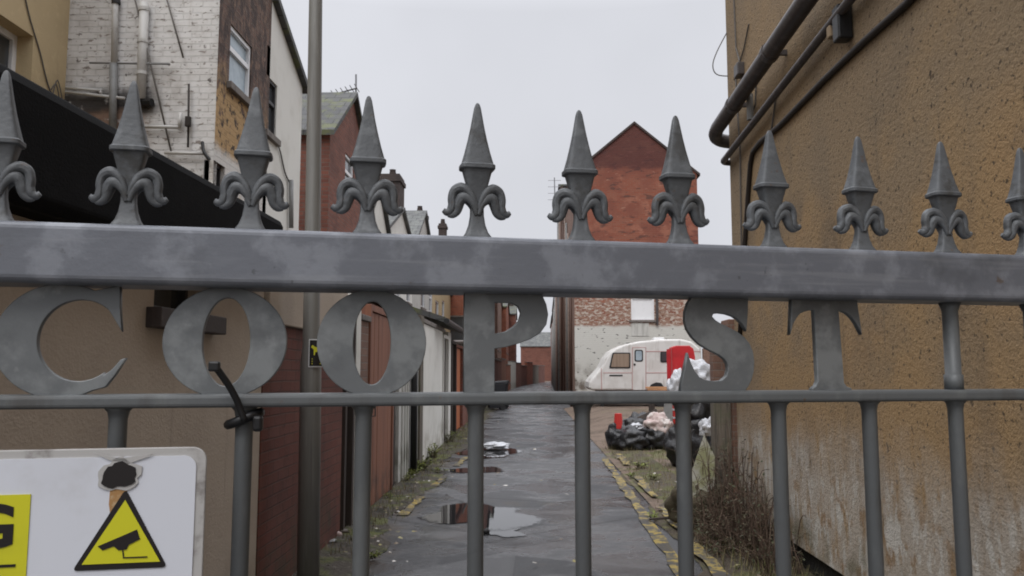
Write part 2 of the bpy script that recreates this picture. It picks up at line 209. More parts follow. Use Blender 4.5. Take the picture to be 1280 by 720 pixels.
# ------------------------------------------------------------------ mesh helper
OFF = {}
Z3 = V((0, 0, 1))
def link(o, parent=None):
    COL.objects.link(o)
    if parent is not None: o.parent = parent
    return o
def tag(o, label=None, cat=None, group=None, kind=None):
    if label: o['label'] = label
    if cat: o['category'] = cat
    if group: o['group'] = group
    if kind: o['kind'] = kind
    return o
def thing(name, label, cat, loc, rz=0, group=None, local=False):
    o = bpy.data.objects.new(name, None); link(o); o.location = loc; o.rotation_euler = (0, 0, rz); o.empty_display_size = .1
    OFF[o.name] = V((0, 0, 0)) if local else V(loc)
    return tag(o, label, cat, group)
class MB:
    def __init__(s): s.v = []; s.f = []
    def add(s, vs, fs):
        b = len(s.v); s.v += [V(p) for p in vs]; s.f += [tuple(i+b for i in f) for f in fs]; return s
    def quad(s, *p): return s.add(p, [tuple(range(len(p)))])
    def box(s, lo, hi):
        x0, y0, z0 = lo; x1, y1, z1 = hi
        return s.obox(V((0, 0, 0)), V((1, 0, 0)), V((0, -1, 0)), (x0, x1), (z0, z1), (-y1, -y0))
    def obox(s, o, u, n, a, z, d):
        P = lambda i, j, k: V(o) + u*a[i] + Z3*z[j] + n*d[k]
        vs = [P(i, j, k) for i in (0, 1) for j in (0, 1) for k in (0, 1)]
        fs = [(0, 1, 3, 2), (4, 6, 7, 5), (0, 4, 5, 1), (2, 3, 7, 6), (0, 2, 6, 4), (1, 5, 7, 3)]
        return s.add(vs, fs)
    def rbox(s, c, size, rot):
        m = rot if isinstance(rot, Matrix) else Matrix.Rotation(rot, 3, 'Z')
        vs = [V(c) + m @ V((sx*size[0]/2, sy*size[1]/2, sz*size[2]/2)) for sx in (-1, 1) for sy in (-1, 1) for sz in (-1, 1)]
        return s.add(vs, [(0, 1, 3, 2), (4, 6, 7, 5), (0, 4, 5, 1), (2, 3, 7, 6), (0, 2, 6, 4), (1, 5, 7, 3)])
    def prism(s, pts, ext):
        n = len(pts); ext = V(ext); vs = [V(p) for p in pts] + [V(p)+ext for p in pts]
        fs = [tuple(range(n)), tuple(range(2*n-1, n-1, -1))] + [(i, i+n, (i+1) % n + n, (i+1) % n) for i in range(n)]
        return s.add(vs, fs)
    def tube(s, pts, r, n=8, cap=True):
        pts = [V(p) for p in pts]; k = len(pts); rs = r if isinstance(r, (list, tuple)) else [r]*k
        b = len(s.v); prev = None
        for i in range(k):
            t = (pts[min(i+1, k-1)] - pts[max(i-1, 0)]).normalized()
            if prev is None: a = t.orthogonal().normalized()
            else: a = (prev - t*prev.dot(t)); a = a.normalized() if a.length > 1e-6 else t.orthogonal().normalized()
            prev = a; c = t.cross(a)
            for j in range(n):
                w = 2*math.pi*j/n; s.v.append(pts[i] + (a*math.cos(w) + c*math.sin(w))*rs[i])
        for i in range(k-1):
            for j in range(n): s.f.append((b+i*n+j, b+i*n+(j+1) % n, b+(i+1)*n+(j+1) % n, b+(i+1)*n+j))
        if cap: s.f.append(tuple(b+j for j in range(n-1, -1, -1))); s.f.append(tuple(b+(k-1)*n+j for j in range(n)))
        return s
    def loft(s, secs, n=16, p=2.0, c=(0, 0)):
        b = len(s.v)
        for (z, hx, hy) in secs:
            for j in range(n):
                w = 2*math.pi*j/n; cw, sw = math.cos(w), math.sin(w)
                s.v.append(V((c[0]+hx*math.copysign(abs(cw)**(2/p), cw), c[1]+hy*math.copysign(abs(sw)**(2/p), sw), z)))
        for i in range(len(secs)-1):
            for j in range(n): s.f.append((b+i*n+j, b+i*n+(j+1) % n, b+(i+1)*n+(j+1) % n, b+(i+1)*n+j))
        s.f.append(tuple(b+j for j in range(n-1, -1, -1))); s.f.append(tuple(b+(len(secs)-1)*n+j for j in range(n)))
        return s
    def wall(s, o, u, n, w, z0, z1, holes=(), t=.14):
        """outer face with openings (a0,a1,z0,z1) and reveals going inward"""
        o = V(o); A = sorted({0, w, *[h[0] for h in holes], *[h[1] for h in holes]}); Zs = sorted({z0, z1, *[h[2] for h in holes], *[h[3] for h in holes]})
        P = lambda a, z, d=0.: o + u*a + Z3*z - n*d
        for i in range(len(A)-1):
            for j in range(len(Zs)-1):
                ca, cz = (A[i]+A[i+1])/2, (Zs[j]+Zs[j+1])/2
                if any(h[0] < ca < h[1] and h[2] < cz < h[3] for h in holes): continue
                s.quad(P(A[i], Zs[j]), P(A[i+1], Zs[j]), P(A[i+1], Zs[j+1]), P(A[i], Zs[j+1]))
        for (a0, a1, b0, b1) in holes:
            s.quad(P(a0, b0), P(a0, b1), P(a0, b1, t), P(a0, b0, t)); s.quad(P(a1, b0), P(a1, b0, t), P(a1, b1, t), P(a1, b1))
            s.quad(P(a0, b1), P(a1, b1), P(a1, b1, t), P(a0, b1, t)); s.quad(P(a0, b0), P(a0, b0, t), P(a1, b0, t), P(a1, b0))
        return s
    def build(s, name, mat, parent=None, smooth=False, bevel=0., seg=2, subsurf=0, fixn=True):
        off = OFF.get(parent.name, V((0, 0, 0))) if parent is not None else V((0, 0, 0))
        me = bpy.data.meshes.new(name); me.from_pydata([tuple(p) for p in s.v], [], s.f); me.validate()
        if fixn:
            bm = bmesh.new(); bm.from_mesh(me); bmesh.ops.remove_doubles(bm, verts=bm.verts, dist=1e-5); bmesh.ops.recalc_face_normals(bm, faces=bm.faces); bm.to_mesh(me); bm.free()
        uv = me.uv_layers.new(name='UVMap').data; vs = me.vertices
        for p in me.polygons:
            nx, ny, nz = (abs(q) for q in p.normal)
            for li in p.loop_indices:
                c = vs[me.loops[li].vertex_index].co
                uv[li].uv = (c.x, c.y) if nz > .8*max(nx, ny) and nz > .55 else ((c.y, c.z) if nx > ny else (c.x, c.z))
            if smooth: p.use_smooth = True
        for q in vs: q.co -= off
        me.materials.append(mat)
        o = bpy.data.objects.new(name, me); link(o, parent); OFF[o.name] = off
        if bevel:
            m = o.modifiers.new('bevel', 'BEVEL'); m.width = bevel; m.segments = seg; m.limit_method = 'ANGLE'; m.angle_limit = R(40)
        if subsurf: m = o.modifiers.new('sub', 'SUBSURF'); m.levels = m.render_levels = subsurf
        return o
UX, UY, NX, NY = V((1, 0, 0)), V((0, 1, 0)), V((1, 0, 0)), V((0, 1, 0))
def struct(name, mb, m): return tag(mb.build(name, m), kind='structure')
def window(root, o, u, n, a0, a1, z0, z1, t=.10, fw=.055, frame='upvc', pane='glass', bars=(), sill=True, label=None):
    """window set back by t inside an opening; bars: fractions of height (negative: of width)"""
    m = MB(); o = V(o); d = (-t-.05, -t+.01)
    m.obox(o, u, n, (a0, a1), (z0, z0+fw), d); m.obox(o, u, n, (a0, a1), (z1-fw, z1), d)
    m.obox(o, u, n, (a0, a0+fw), (z0+fw, z1-fw), d); m.obox(o, u, n, (a1-fw, a1), (z0+fw, z1-fw), d)
    for b in bars:
        if b > 0: zz = z0+(z1-z0)*b; m.obox(o, u, n, (a0+fw, a1-fw), (zz-fw*.6, zz+fw*.6), (d[0], d[1]-.003))
        else: aa = a0-(a1-a0)*b; m.obox(o, u, n, (aa-fw*.5, aa+fw*.5), (z0+fw, z1-fw), (d[0], d[1]-.006))
    f = m.build('window', mt[frame], root)
    if label: f['label'] = label
    MB().obox(o, u, n, (a0+fw*.5, a1-fw*.5), (z0+fw*.5, z1-fw*.5), (d[0]+.012, d[0]+.022)).build('pane', mt[pane], f)
    if sill: MB().obox(o, u, n, (a0-.07, a1+.07), (z0-.09, z0-.002), (-t+.02, .06)).build('sill', mt['stone'], f, bevel=.006)
    return f
def curve_letter(name, loops, mat, parent, thick=.008, bev=.0008):
    cu = bpy.data.curves.new(name, 'CURVE'); cu.dimensions = '2D'; cu.fill_mode = 'BOTH'; cu.extrude = thick/2 - bev; cu.bevel_depth = bev; cu.bevel_resolution = 1
    for pts in loops:
        sp = cu.splines.new('POLY'); sp.points.add(len(pts)-1); sp.use_cyclic_u = True
        for i, p in enumerate(pts): sp.points[i].co = (p[0], p[1], 0, 1)
    t = bpy.data.objects.new('tmp', cu); COL.objects.link(t); bpy.context.view_layer.update()
    me = bpy.data.meshes.new_from_object(t.evaluated_get(bpy.context.evaluated_depsgraph_get())); bpy.data.objects.remove(t)
    me.transform(Matrix.Rotation(math.pi/2, 4, 'X')); me.name = name
    me.materials.clear(); me.materials.append(mat)
    o = bpy.data.objects.new(name, me); link(o, parent); OFF[o.name] = V((0, 0, 0)); return o
def text_mesh(name, txt, size, mat, parent, thick, offs=0.):
    cu = bpy.data.curves.new(name, 'FONT'); cu.body = txt; cu.size = size; cu.extrude = thick; cu.offset = offs; cu.align_x = 'RIGHT'
    t = bpy.data.objects.new('tmp', cu); COL.objects.link(t); bpy.context.view_layer.update()
    me = bpy.data.meshes.new_from_object(t.evaluated_get(bpy.context.evaluated_depsgraph_get())); bpy.data.objects.remove(t)
    me.transform(Matrix.Rotation(math.pi/2, 4, 'X')); me.materials.clear(); me.materials.append(mat)
    o = bpy.data.objects.new(name, me); link(o, parent); OFF[o.name] = V((0, 0, 0)); return o
def smoothpath(pts, n=4):
    """Catmull-Rom"""
    pts = [V(p) for p in pts]; out = []
    for i in range(len(pts)-1):
        p0, p1, p2, p3 = pts[max(i-1, 0)], pts[i], pts[i+1], pts[min(i+2, len(pts)-1)]
        for k in range(n):
            t = k/n; out.append(.5*((2*p1) + (p2-p0)*t + (2*p0-5*p1+4*p2-p3)*t*t + (3*p1-p0-3*p2+p3)*t**3))
    return out + [pts[-1]]

# ------------------------------------------------------------------ world and light
w = bpy.data.worlds.new('World'); scn.world = w; w.use_nodes = True; wt = w.node_tree; bg = wt.nodes['Background']
SUN_EL, SUN_AZ = R(52), R(200)      # azimuth clockwise from +Y : behind the viewer, slightly left
sky = wt.nodes.new('ShaderNodeTexSky'); sky.sky_type = 'NISHITA'; sky.sun_disc = False; sky.sun_elevation = SUN_EL; sky.sun_rotation = SUN_AZ; sky.dust_density = 4; sky.air_density = 1
hs = wt.nodes.new('ShaderNodeHueSaturation'); hs.inputs['Saturation'].default_value = .2; wt.links.new(sky.outputs[0], hs.inputs['Color'])
tc = wt.nodes.new('ShaderNodeTexCoord'); sp = wt.nodes.new('ShaderNodeSeparateXYZ'); wt.links.new(tc.outputs['Generated'], sp.inputs[0])
mr = wt.nodes.new('ShaderNodeMapRange'); mr.inputs[1].default_value = 0.42; mr.inputs[2].default_value = 1; mr.inputs[3].default_value = 0; mr.inputs[4].default_value = 1; wt.links.new(sp.outputs[2], mr.inputs[0])
ov = wt.nodes.new('ShaderNodeMix'); ov.data_type = 'RGBA'; ov.inputs[6].default_value = (5.35, 5.45, 5.85, 1); ov.inputs[7].default_value = (22, 22.4, 23.6, 1); wt.links.new(mr.outputs[0], ov.inputs[0])
nz = wt.nodes.new('ShaderNodeTexNoise'); nz.inputs['Scale'].default_value = 2.2; nz.inputs['Detail'].default_value = 4; wt.links.new(tc.outputs['Generated'], nz.inputs['Vector'])
nm = wt.nodes.new('ShaderNodeMapRange'); nm.inputs[1].default_value = .3; nm.inputs[2].default_value = .7; nm.inputs[3].default_value = .92; nm.inputs[4].default_value = 1.07; wt.links.new(nz.outputs[0], nm.inputs[0])
ml = wt.nodes.new('ShaderNodeVectorMath'); ml.operation = 'SCALE'; wt.links.new(ov.outputs[2], ml.inputs[0]); wt.links.new(nm.outputs[0], ml.inputs['Scale'])
mx = wt.nodes.new('ShaderNodeMix'); mx.data_type = 'RGBA'; mx.inputs[0].default_value = .9; wt.links.new(hs.outputs[0], mx.inputs[6]); wt.links.new(ml.outputs[0], mx.inputs[7])
wt.links.new(mx.outputs[2], bg.inputs['Color']); bg.inputs['Strength'].default_value = .1
sl = bpy.data.lights.new('sun', 'SUN'); sl.energy = .8; sl.angle = R(25); sl.color = (1, .97, .93); so = bpy.data.objects.new('sun', sl); COL.objects.link(so)
sd = V((math.sin(SUN_AZ)*math.cos(SUN_EL), math.cos(SUN_AZ)*math.cos(SUN_EL), math.sin(SUN_EL)))
so.rotation_euler = (-sd).to_track_quat('-Z', 'Y').to_euler(); so.location = (0, -10, 20)
scn.view_settings.view_transform = 'Standard'; scn.view_settings.look = 'None'; scn.view_settings.exposure = .45; scn.view_settings.gamma = 1
scn.cycles.max_bounces = 6; scn.cycles.use_denoising = True; scn.cycles.filter_width = 1.9

# ------------------------------------------------------------------ ground
def cx(Y):   # the alley bends a little to the right far away
    return 0. if Y < 46 else .0015*(Y-46)**2
m = MB(); m.quad((-700, -300, -.02), (700, -300, -.02), (700, 900, -.02), (-700, 900, -.02)); struct('ground', m, mt['earth'])
m = MB(); ys = [-6, 2, 5, 8, 12, 18, 25, 35, 46, 56, 66, 76, 86, 96, 106]
for a, b in zip(ys, ys[1:]): m.quad((-1.9+cx(a), a, 0), (2.1+cx(a), a, 0), (2.1+cx(b), b, 0), (-1.9+cx(b), b, 0))
struct('road', m, mt['asphalt'])
# waste ground to the right, rising towards the caravan
def gz(x, y): return .012 + .25*max(0, min(1, (y-16.5)/6.))*max(0, min(1, (x-1.5)/.8)) + .012*math.sin(x*3.1+y*1.7)*max(0, min(1, (x-1.4)/.5))
m = MB(); nx, ny = 24, 46; X = [1.35+.5*i for i in range(nx)]; Ys = [7.9+.5*j for j in range(ny+1)]
m.add([(x, y, gz(x, y)) for y in Ys for x in X], [(j*nx+i, j*nx+i+1, (j+1)*nx+i+1, (j+1)*nx+i) for j in range(ny) for i in range(nx-1)])
struct('waste_ground', m, mt['earth'])
def blob(mb, c, rx, ry, z, n=40, amp=.25, seed=0, rot=0):
    rnd = random.Random(seed); ph = [rnd.uniform(0, 6.28) for _ in range(7)]
    P = []
    for i in range(n):
        a = 2*math.pi*i/n; q = 1 + amp*sum(math.sin((k+2)*a+ph[k])/(k+1.5) for k in range(7))
        x, y = rx*q*math.cos(a), ry*q*math.sin(a); P.append((c[0]+x*math.cos(rot)-y*math.sin(rot), c[1]+x*math.sin(rot)+y*math.cos(rot), z))
    mb.ring = n; c3 = V((c[0], c[1], z)); P = [V(p) for p in P]
    mb.add(P + [c3.lerp(p, .6) for p in P] + [c3], [(i, (i+1) % n, n+(i+1) % n, n+i) for i in range(n)] + [(n+i, n+(i+1) % n, 2*n) for i in range(n)])
def puddle(c, rx, ry, z, **k):
    mb = MB(); blob(mb, c, rx*1.2, ry*1.2, z, **k); o = mb.build('puddle', mt['puddle'], fixn=False); at = o.data.attributes.new('edge', 'FLOAT', 'POINT')
    for i in range(len(at.data)): at.data[i].value = 0. if i < mb.ring else 1.
    tag(o, kind='structure')
m = MB()   # verge strip of moss and dirt between asphalt and the brown building
rnd = random.Random(3); L = []; Rr = []
for i in range(60):
    y = 1+i*.235; xe = 1.13+(y-5.86)*.0235+.10+rnd.uniform(-.05, .06)+.08*math.sin(y*2.1); L.append((xe, y, .008)); Rr.append((2.06, y, .035))
m.add(L+Rr, [(i, i+60, i+61, i+1) for i in range(59)]); struct('verge', m, mt['verge'])
m = MB()   # dirt along the foot of the yard walls
L = []; Rr = []
for i in range(110):
    y = 5+i*.3; xe = -1.28+rnd.uniform(-.07, .07)+.10*math.sin(y*1.3); L.append((-1.72, y, .03)); Rr.append((xe, y, .005))
m.add(L+Rr, [(i, i+110, i+111, i+1) for i in range(109)]); struct('gutter_dirt', m, mt['gutterdirt'])
def line_mark(name, pts, wd, z=.012):
    mm = MB(); rnd = random.Random(len(pts)+int(wd*1000))
    A = []; B = []
    for i, (x, y) in enumerate(pts): A.append((x-wd/2+rnd.uniform(-.03, .022), y, z)); B.append((x+wd/2+rnd.uniform(-.022, .03), y, z))
    n = len(pts); mm.add(A+B, [(i, i+n, i+n+1, i+1) for i in range(n-1)]); struct(name, mm, mt['yellow'])
line_mark('road_marking', [(1.13+(y-5.86)*.0215, y) for y in [1+.3*i for i in range(44)]], .10)
for (a, b) in ((1, 7.0), (7.35, 8.9), (9.5, 11.3), (12.6, 14.3)):
    k = int((b-a)/.2)+1; line_mark('road_marking', [(1.37+(a+i*.2-5.86)*.0235, a+i*.2) for i in range(k)], .10, .042)
for (a, b) in ((8.4, 9.7), (10.5, 11.5), (12.6, 14.0)):
    k = int((b-a)/.2)+1; line_mark('road_marking', [(-1.28+(a+i*.2-9)*.045, a+i*.2) for i in range(k)], .09, .012)
c = onZ(595, 646); puddle((c.x+.05, c.y+.05), .50, .66, .007, seed=11, amp=.3, n=80)
c = onZ(625, 661); puddle((c.x+.02, c.y-.1), .20, .24, .006, seed=5, amp=.3)
c = onZ(612, 566); puddle((c.x, c.y), .42, 1.0, .007, seed=8, amp=.3)
c = onZ(596, 588); puddle((c.x, c.y), .35, .35, .007, seed=21, amp=.3)

# ------------------------------------------------------------------ gate
gf, gr_ = cf, cr
GO = CAM + cf*.886; GO.z = 0
GR = math.atan2(.203, .979) + YAW
gx = V((math.cos(GR), math.sin(GR), 0)); gy = V((-math.sin(GR), math.cos(GR), 0))
def ghit(px, py, yl=0.):
    d = ray(px, py); o = GO + gy*yl; t = (o-CAM).dot(gy)/d.dot(gy); p = CAM+d*t - GO; return p.dot(gx), p.z
ZB, ZT, ZM0, ZM1 = 1.583, 1.643, 1.462, 1.4755
gate = thing('iron_gate', 'grey galvanised gate with spear finials and welded letters reading COOP ST', 'gate', GO, GR, local=True)
S0, S1 = -1.12, 1.40
MB().box((S0, -.03, ZB), (S1, .03, ZT)).build('top_rail', mt['galv'], gate, smooth=False, bevel=.0075, seg=4)
MB().box((S0, -.019, ZM0), (S1, .019, ZM1)).build('middle_rail', mt['galv_dark'], gate, bevel=.004, seg=3)
MB().box((S0, -.019, .12), (S1, .019, .15)).build('bottom_rail', mt['galv_dark'], gate, bevel=.004, seg=3)
for s_ in (S0+.025, S1-.025): MB().box((s_-.025, -.025, .15), (s_+.025, .025, ZB)).build('end_stile', mt['galv_dark'], gate, bevel=.005, seg=3)
# finial
def make_finial():
    q = MB(); k = .001
    q.loft([(z*k, a*k, b*k) for z, a, b in [(-2, 19, 15), (3, 18, 14), (6, 15.5, 12), (8, 14, 10.5), (16, 10.6, 8.5), (26, 8.8, 6.5), (36, 8.6, 6), (46, 10, 6.5), (57, 13, 8.5), (74, 18.2, 13), (76.5, 18.9, 14.2), (77, 21.6, 17), (78, 22.6, 18), (81.5, 22.6, 18), (82.5, 21.6, 17), (83.2, 20.4, 15.6), (96, 16.2, 12.2), (111, 12, 9.5), (125, 8.6, 7.5), (138, 6, 5.6), (147, 4.2, 4.0), (151, 2.6, 2.6), (152.5, 1.2, 1.2)]], n=28, p=5.5)
    for sx in (-1, 1):
        for sy in (-1, 1):
            p1 = smoothpath([(sx*x*k, sy*y*k, z*k) for x, y, z in [(1.5, 6.5, 33), (5, 7.5, 43), (12, 6.5, 52.5), (21, 4, 56.5), (29.5, 1.5, 53), (32.5, 1, 45), (32, 1, 37), (34.5, .8, 31), (39.5, .6, 29), (43.5, .5, 31.5)]], 4)
            p2 = smoothpath([(sx*x*k, sy*y*k, z*k) for x, y, z in [(1.5, 6.5, 27), (6, 7.0, 38), (13, 6, 45), (20, 3.5, 45), (24, 1.5, 38), (26.0, 1, 31), (31, 1, 26.5), (37.5, .6, 26)]], 4)
            q.tube(p1, [k*(3.0+2.5*min(1, i/12)-2.9*max(0, (i-27)/9)) for i in range(len(p1))], n=10)
            q.tube(p2, [k*(2.8+3.9*min(1, i/12)-4.6*max(0, (i-17)/11)) for i in range(len(p2))], n=10)
        q.loft([(-.0001, 0, 0)], n=3) if False else None
    return q
fin = make_finial().build('finial', mt['galv_cast'], gate, smooth=True, fixn=True); fin.data.set_sharp_from_angle(angle=R(36)); fin.data.transform(Matrix.Diagonal((.86, .72, 1.03, 1)))
ks = [k for k in range(-9, 12)]
for i, k in enumerate(ks):
    o = fin if i == 0 else fin.copy()
    if i: link(o, gate)
    o.location = (-.040+.12*k, 0, ZT); o.rotation_euler = (random.uniform(-.012, .012), random.uniform(-.012, .012), random.uniform(-.03, .03)); o.scale = (random.uniform(.98, 1.02), 1, random.uniform(.985, 1.015)*(.93 if k >= 3 else 1)); 
    OFF[o.name] = V((0, 0, 0))
def picket_mb(z0, z1):
    return MB().loft([(z0, .0088, .0088), (z1-.012, .0088, .0088), (z1-.005, .0102, .0102), (z1, .0145, .0145)], n=16)
pk = picket_mb(.15, ZM0+.001).build('picket', mt['galv_dark'], gate, smooth=True)
for i, k in enumerate(ks):
    o = pk if i == 0 else pk.copy()
    if i: link(o, gate)
    o.location = (-.040+.12*k, 0, 0)
up = MB().loft([(ZM1-.001, .011, .011), (ZM1+.018, .011, .011), (ZM1+.0185, .0093, .0093), (ZB-.01, .0093, .0093), (ZB+.001, .0135, .0135)], n=16).build('upper_picket', mt['galv_dark'], gate, smooth=True)
for i, k in enumerate([-9, -8, -7, -6, 5, 6, 7, 8, 9, 10, 11]):
    o = up if i == 0 else up.copy()
    if i: link(o, gate)
    o.location = (-.040+.12*k, 0, 0)
# letters (mm in the gate plane, z from the middle rail)
def arc(cx_, cz, rx, rz, a0, a1, n=28, p=2.0):
    out = []
    for i in range(n+1):
        a = R(a0+(a1-a0)*i/n); c_, s_ = math.cos(a), math.sin(a)
        out.append((cx_+rx*math.copysign(abs(c_)**(2/p), c_), cz+rz*math.copysign(abs(s_)**(2/p), s_)))
    return out
H = 110
def mm(pts): return [(a*.001, b*.001) for a, b in pts]
Cl = [mm([(54, 67), (52, 88), (51, 109)] + arc(0, 54, 60, 56, 62, 300, 44) + [(42, 9), (50, 20), (59, 36), (56, 35), (48, 25), (40, 18.5)] + list(reversed(arc(17, 54.5, 39, 41, 48, 306, 44))) + [(48, 77)])]
O1 = [mm(arc(0, 54, 60, 56, 0, 353, 60)), mm(arc(1, 54, 24, 46, 0, 353, 48))]
O2 = [mm(arc(0, 54, 56.5, 56, 0, 353, 60)), mm(arc(0, 54, 20.5, 45, 0, 353, 48))]
Pl = [mm([(-46, 0), (-13.5, 0), (-13.5, 49), (0, 51), (14, 55), (27, 60), (38, 66.5), (45, 76), (47, 87), (45, 98), (40, 109), (-46, 109)]), mm([(-13.5, 64), (-13.5, 100), (6, 100), (14, 96), (17.5, 88), (15, 79), (8, 72), (0, 67)])]
Sz = [(370, 245), (367, 300), (358, 378), (345, 355), (325, 335), (300, 320), (270, 311), (235, 307), (205, 311), (198, 325), (215, 343), (245, 360), (280, 375), (315, 392), (345, 412), (370, 440), (385, 475), (390, 520), (386, 560), (375, 595), (360, 622), (340, 646), (50, 646), (58, 600), (72, 545), (85, 492), (95, 525), (112, 560), (135, 588), (160, 600), (200, 605), (238, 602), (262, 582), (271, 556), (270, 530), (256, 506), (230, 488), (180, 465), (140, 442), (108, 412), (87, 380), (78, 345), (80, 305), (92, 270), (110, 245)]
Sl = [mm([((x-232)*.2697, (648-y)*.2697) for x, y in Sz])]
Tz = [(530, 250), (526, 310), (520, 378), (530, 350), (545, 327), (562, 308), (585, 297), (612, 291), (635, 290), (640, 598), (630, 618), (612, 630), (612, 638), (795, 638), (795, 630), (772, 622), (760, 605), (748, 292), (770, 293), (792, 302), (815, 320), (835, 345), (855, 382), (848, 320), (840, 250)]
Tl = [mm([((x-692)*.2784, (640-y)*.2784) for x, y in Tz])]
for nm_, lp, px in (('C', Cl, 77), ('O', O1, 282), ('O', O2, 465), ('P', Pl, 632), ('S', Sl, 898), ('T', Tl, 1033)):
    s_, _ = ghit(px, 440, 0.); o = curve_letter('letter', lp, mt['galv_zinc'], gate); o.location = (s_, 0, ZM1-.0012); o['label'] = 'flat cut metal letter ' + nm_
for s_ in (S0-.085, S1+.085):
    p = GO + gx*s_; t = thing('gate_post', 'square galvanised steel post at the ' + ('wall end' if s_ > 0 else 'sign end') + ' of the gate', 'gate post', (p.x, p.y, 0), GR, local=True)
    MB().box((-.05, -.05, 0), (.05, .05, 1.72)).build('post', mt['galv_dark'], t, bevel=.006); MB().loft([(1.72, .052, .052), (1.735, .05, .05), (1.76, .01, .01)], n=16, p=6).build('cap', mt['galv_dark'], t)
    for z in (.3, 1.45): MB().box((-.06 if s_ > 0 else .03, -.015, z), (-.03 if s_ > 0 else .06, .015, z+.09)).build('hinge', mt['galv_dark'], t)
# sign
YS = -.045
r0, zt = ghit(256, 561, YS); _, zb_ = ghit(256, 900, YS); l0 = r0-.56; zb_ = zt-.36
sign = thing('warning_sign', 'white plastic camera warning sign with yellow panel, bolted to the gate bars', 'sign', GO, GR, local=True)
def rrect(x0, x1, z0, z1, r, n=6):
    P = []
    for cx_, cz, a in ((x1-r, z1-r, 0), (x0+r, z1-r, 90), (x0+r, z0+r, 180), (x1-r, z0+r, 270)): P += arc(cx_, cz, r, r, a, a+90, n)
    return P
def plate(name, pts, y0, th, mat, parent, bevel=0):
    return MB().prism([(a, y0, b) for a, b in pts], (0, th, 0)).build(name, mat, parent, bevel=bevel)
plate('backing', rrect(l0-.006, r0+.002, zb_-.006, zt+.002, .013), YS, .004, mt['sign_edge'], sign, .001)
plate('face', rrect(l0, r0-.007, zb_, zt-.006, .011), YS-.0012, .0012, mt['sign_white'], sign)
g = lambda px, py: ghit(px, py, YS-.003)
def gpoly(name, pts, d, mat, parent): return plate(name, [ghit(px, py, YS-d) for px, py in pts], YS-d, .0006, mat, parent)
yx, yz = g(38, 618)
plate('yellow_panel', [(l0+.02, yz), (yx, yz), (yx, zb_+.03), (l0+.02, zb_+.03)], YS-.0022, .0008, mt['sign_yellow'], sign)
gx1, gz1 = g(18, 682); gl = text_mesh('lettering', 'G', .052, mt['ink'], sign, .0003, .0016); gl.location = (gx1, YS-.0027, gz1)
u1, uz = g(19, 707); plate('underline', [(l0+.03, uz-.0012), (u1, uz-.0012), (u1, uz+.0012), (l0+.03, uz+.0012)], YS-.0030, .0006, mt['ink'], sign)
def roundpoly(P, r):
    out = []
    n = len(P)
    for i in range(n):
        a, b, c_ = V(P[i-1]), V(P[i]), V(P[(i+1) % n]); d1, d2 = (a-b).normalized(), (c_-b).normalized()
        p1, p2 = b+d1*r, b+d2*r
        for t in (0, .25, .5, .75, 1): out.append(tuple(p1*(1-t)**2 + b*2*t*(1-t) + p2*t*t))
    return out
gpoly('triangle', roundpoly([(157, 611), (209, 709), (90, 714)], 7), .0022, mt['ink'], sign)
gpoly('triangle', [(156.5, 625), (200, 702), (102, 706)], .0030, mt['sign_yellow'], sign)
gpoly('camera_symbol', [(122, 683), (171, 662), (175, 674), (161, 681), (158, 687), (148, 688), (142, 683), (128, 688)], .0037, mt['ink'], sign)
gpoly('camera_symbol', [(152.5, 687), (154, 687), (155, 696.5), (184, 695.5), (184, 697), (153.5, 698)], .0037, mt['ink'], sign)
m = MB(); rnd = random.Random(4)
c0 = V((*ghit(149, 594, YS-.004), 0)); pts = []
for i in range(26):
    a = 2*math.pi*i/26; rr = .0125*(1+.14*rnd.uniform(-1, 1)+.12*math.sin(2*a+1)); pts.append((c0.x+rr*math.cos(a)*1.15, c0.y+rr*math.sin(a)))
plate('burnt_hole', pts, YS-.0034, .0012, mt['ink'], sign)
pts2 = [(c0.x+(a-c0.x)*1.28*(1+.09*math.sin(i*.7)), c0.y+(b-c0.y)*1.25*(1+.09*math.cos(i*.9))) for i, (a, b) in enumerate(pts)]
plate('scorch', pts2, YS-.0026, .0008, mt['sign_edge'], sign)
gpoly('rust_stain', [(138, 606), (146, 612), (153, 606), (160, 611), (157, 617), (150, 622), (144, 640), (138, 646), (136, 630)], .0018, mt['rust'], sign)
gpoly('dirt_mark', [(118, 566), (150, 573), (193, 567), (186, 571), (168, 577), (154, 583), (150, 578), (136, 575)], .0026, mt['sign_edge'], sign)
# cable tie
q = []
for px, py, d in ((306, 527, -.026), (299, 508, -.028), (296, 500, -.030), (288, 485, -.034), (280, 473, -.038), (272, 462, -.042), (268, 458, -.043)):
    a, b = ghit(px, py, d); q.append(GO + gx*a + gy*d + Z3*b)
tie = thing('cable_tie', 'black cable tie wrapped round a bar below the first letter O', 'cable tie', q[0])
MB().tube(smoothpath(q, 3), .0036, 8).build('tail', mt['plastic_black'], tie, smooth=True)
MB().rbox(q[-1], (.011, .008, .010), GR).build('head', mt['plastic_black'], tie, bevel=.002)
sb = -.040+.12*-2
ring = [GO + gx*(sb+.0155*math.cos(a)) + gy*(.0155*math.sin(a)) + Z3*(ZM0-.012+.006*math.cos(a)) for a in [i*math.pi/8 for i in range(17)]]
MB().tube(ring, .005, 8).build('loop', mt['plastic_black'], tie, smooth=True)
ring2 = [GO + gx*(sb+.014*math.cos(a)-.002) + gy*(.024*math.sin(a)) + Z3*(ZM0+.006+.012*math.sin(a)*0+.016*math.cos(a)) for a in [i*math.pi/8 for i in range(17)]]
MB().rbox(GO + gx*(sb+.015) + gy*-.018 + Z3*(ZM0-.016), (.010, .010, .016), GR).build('knot', mt['plastic_black'], tie, bevel=.003)

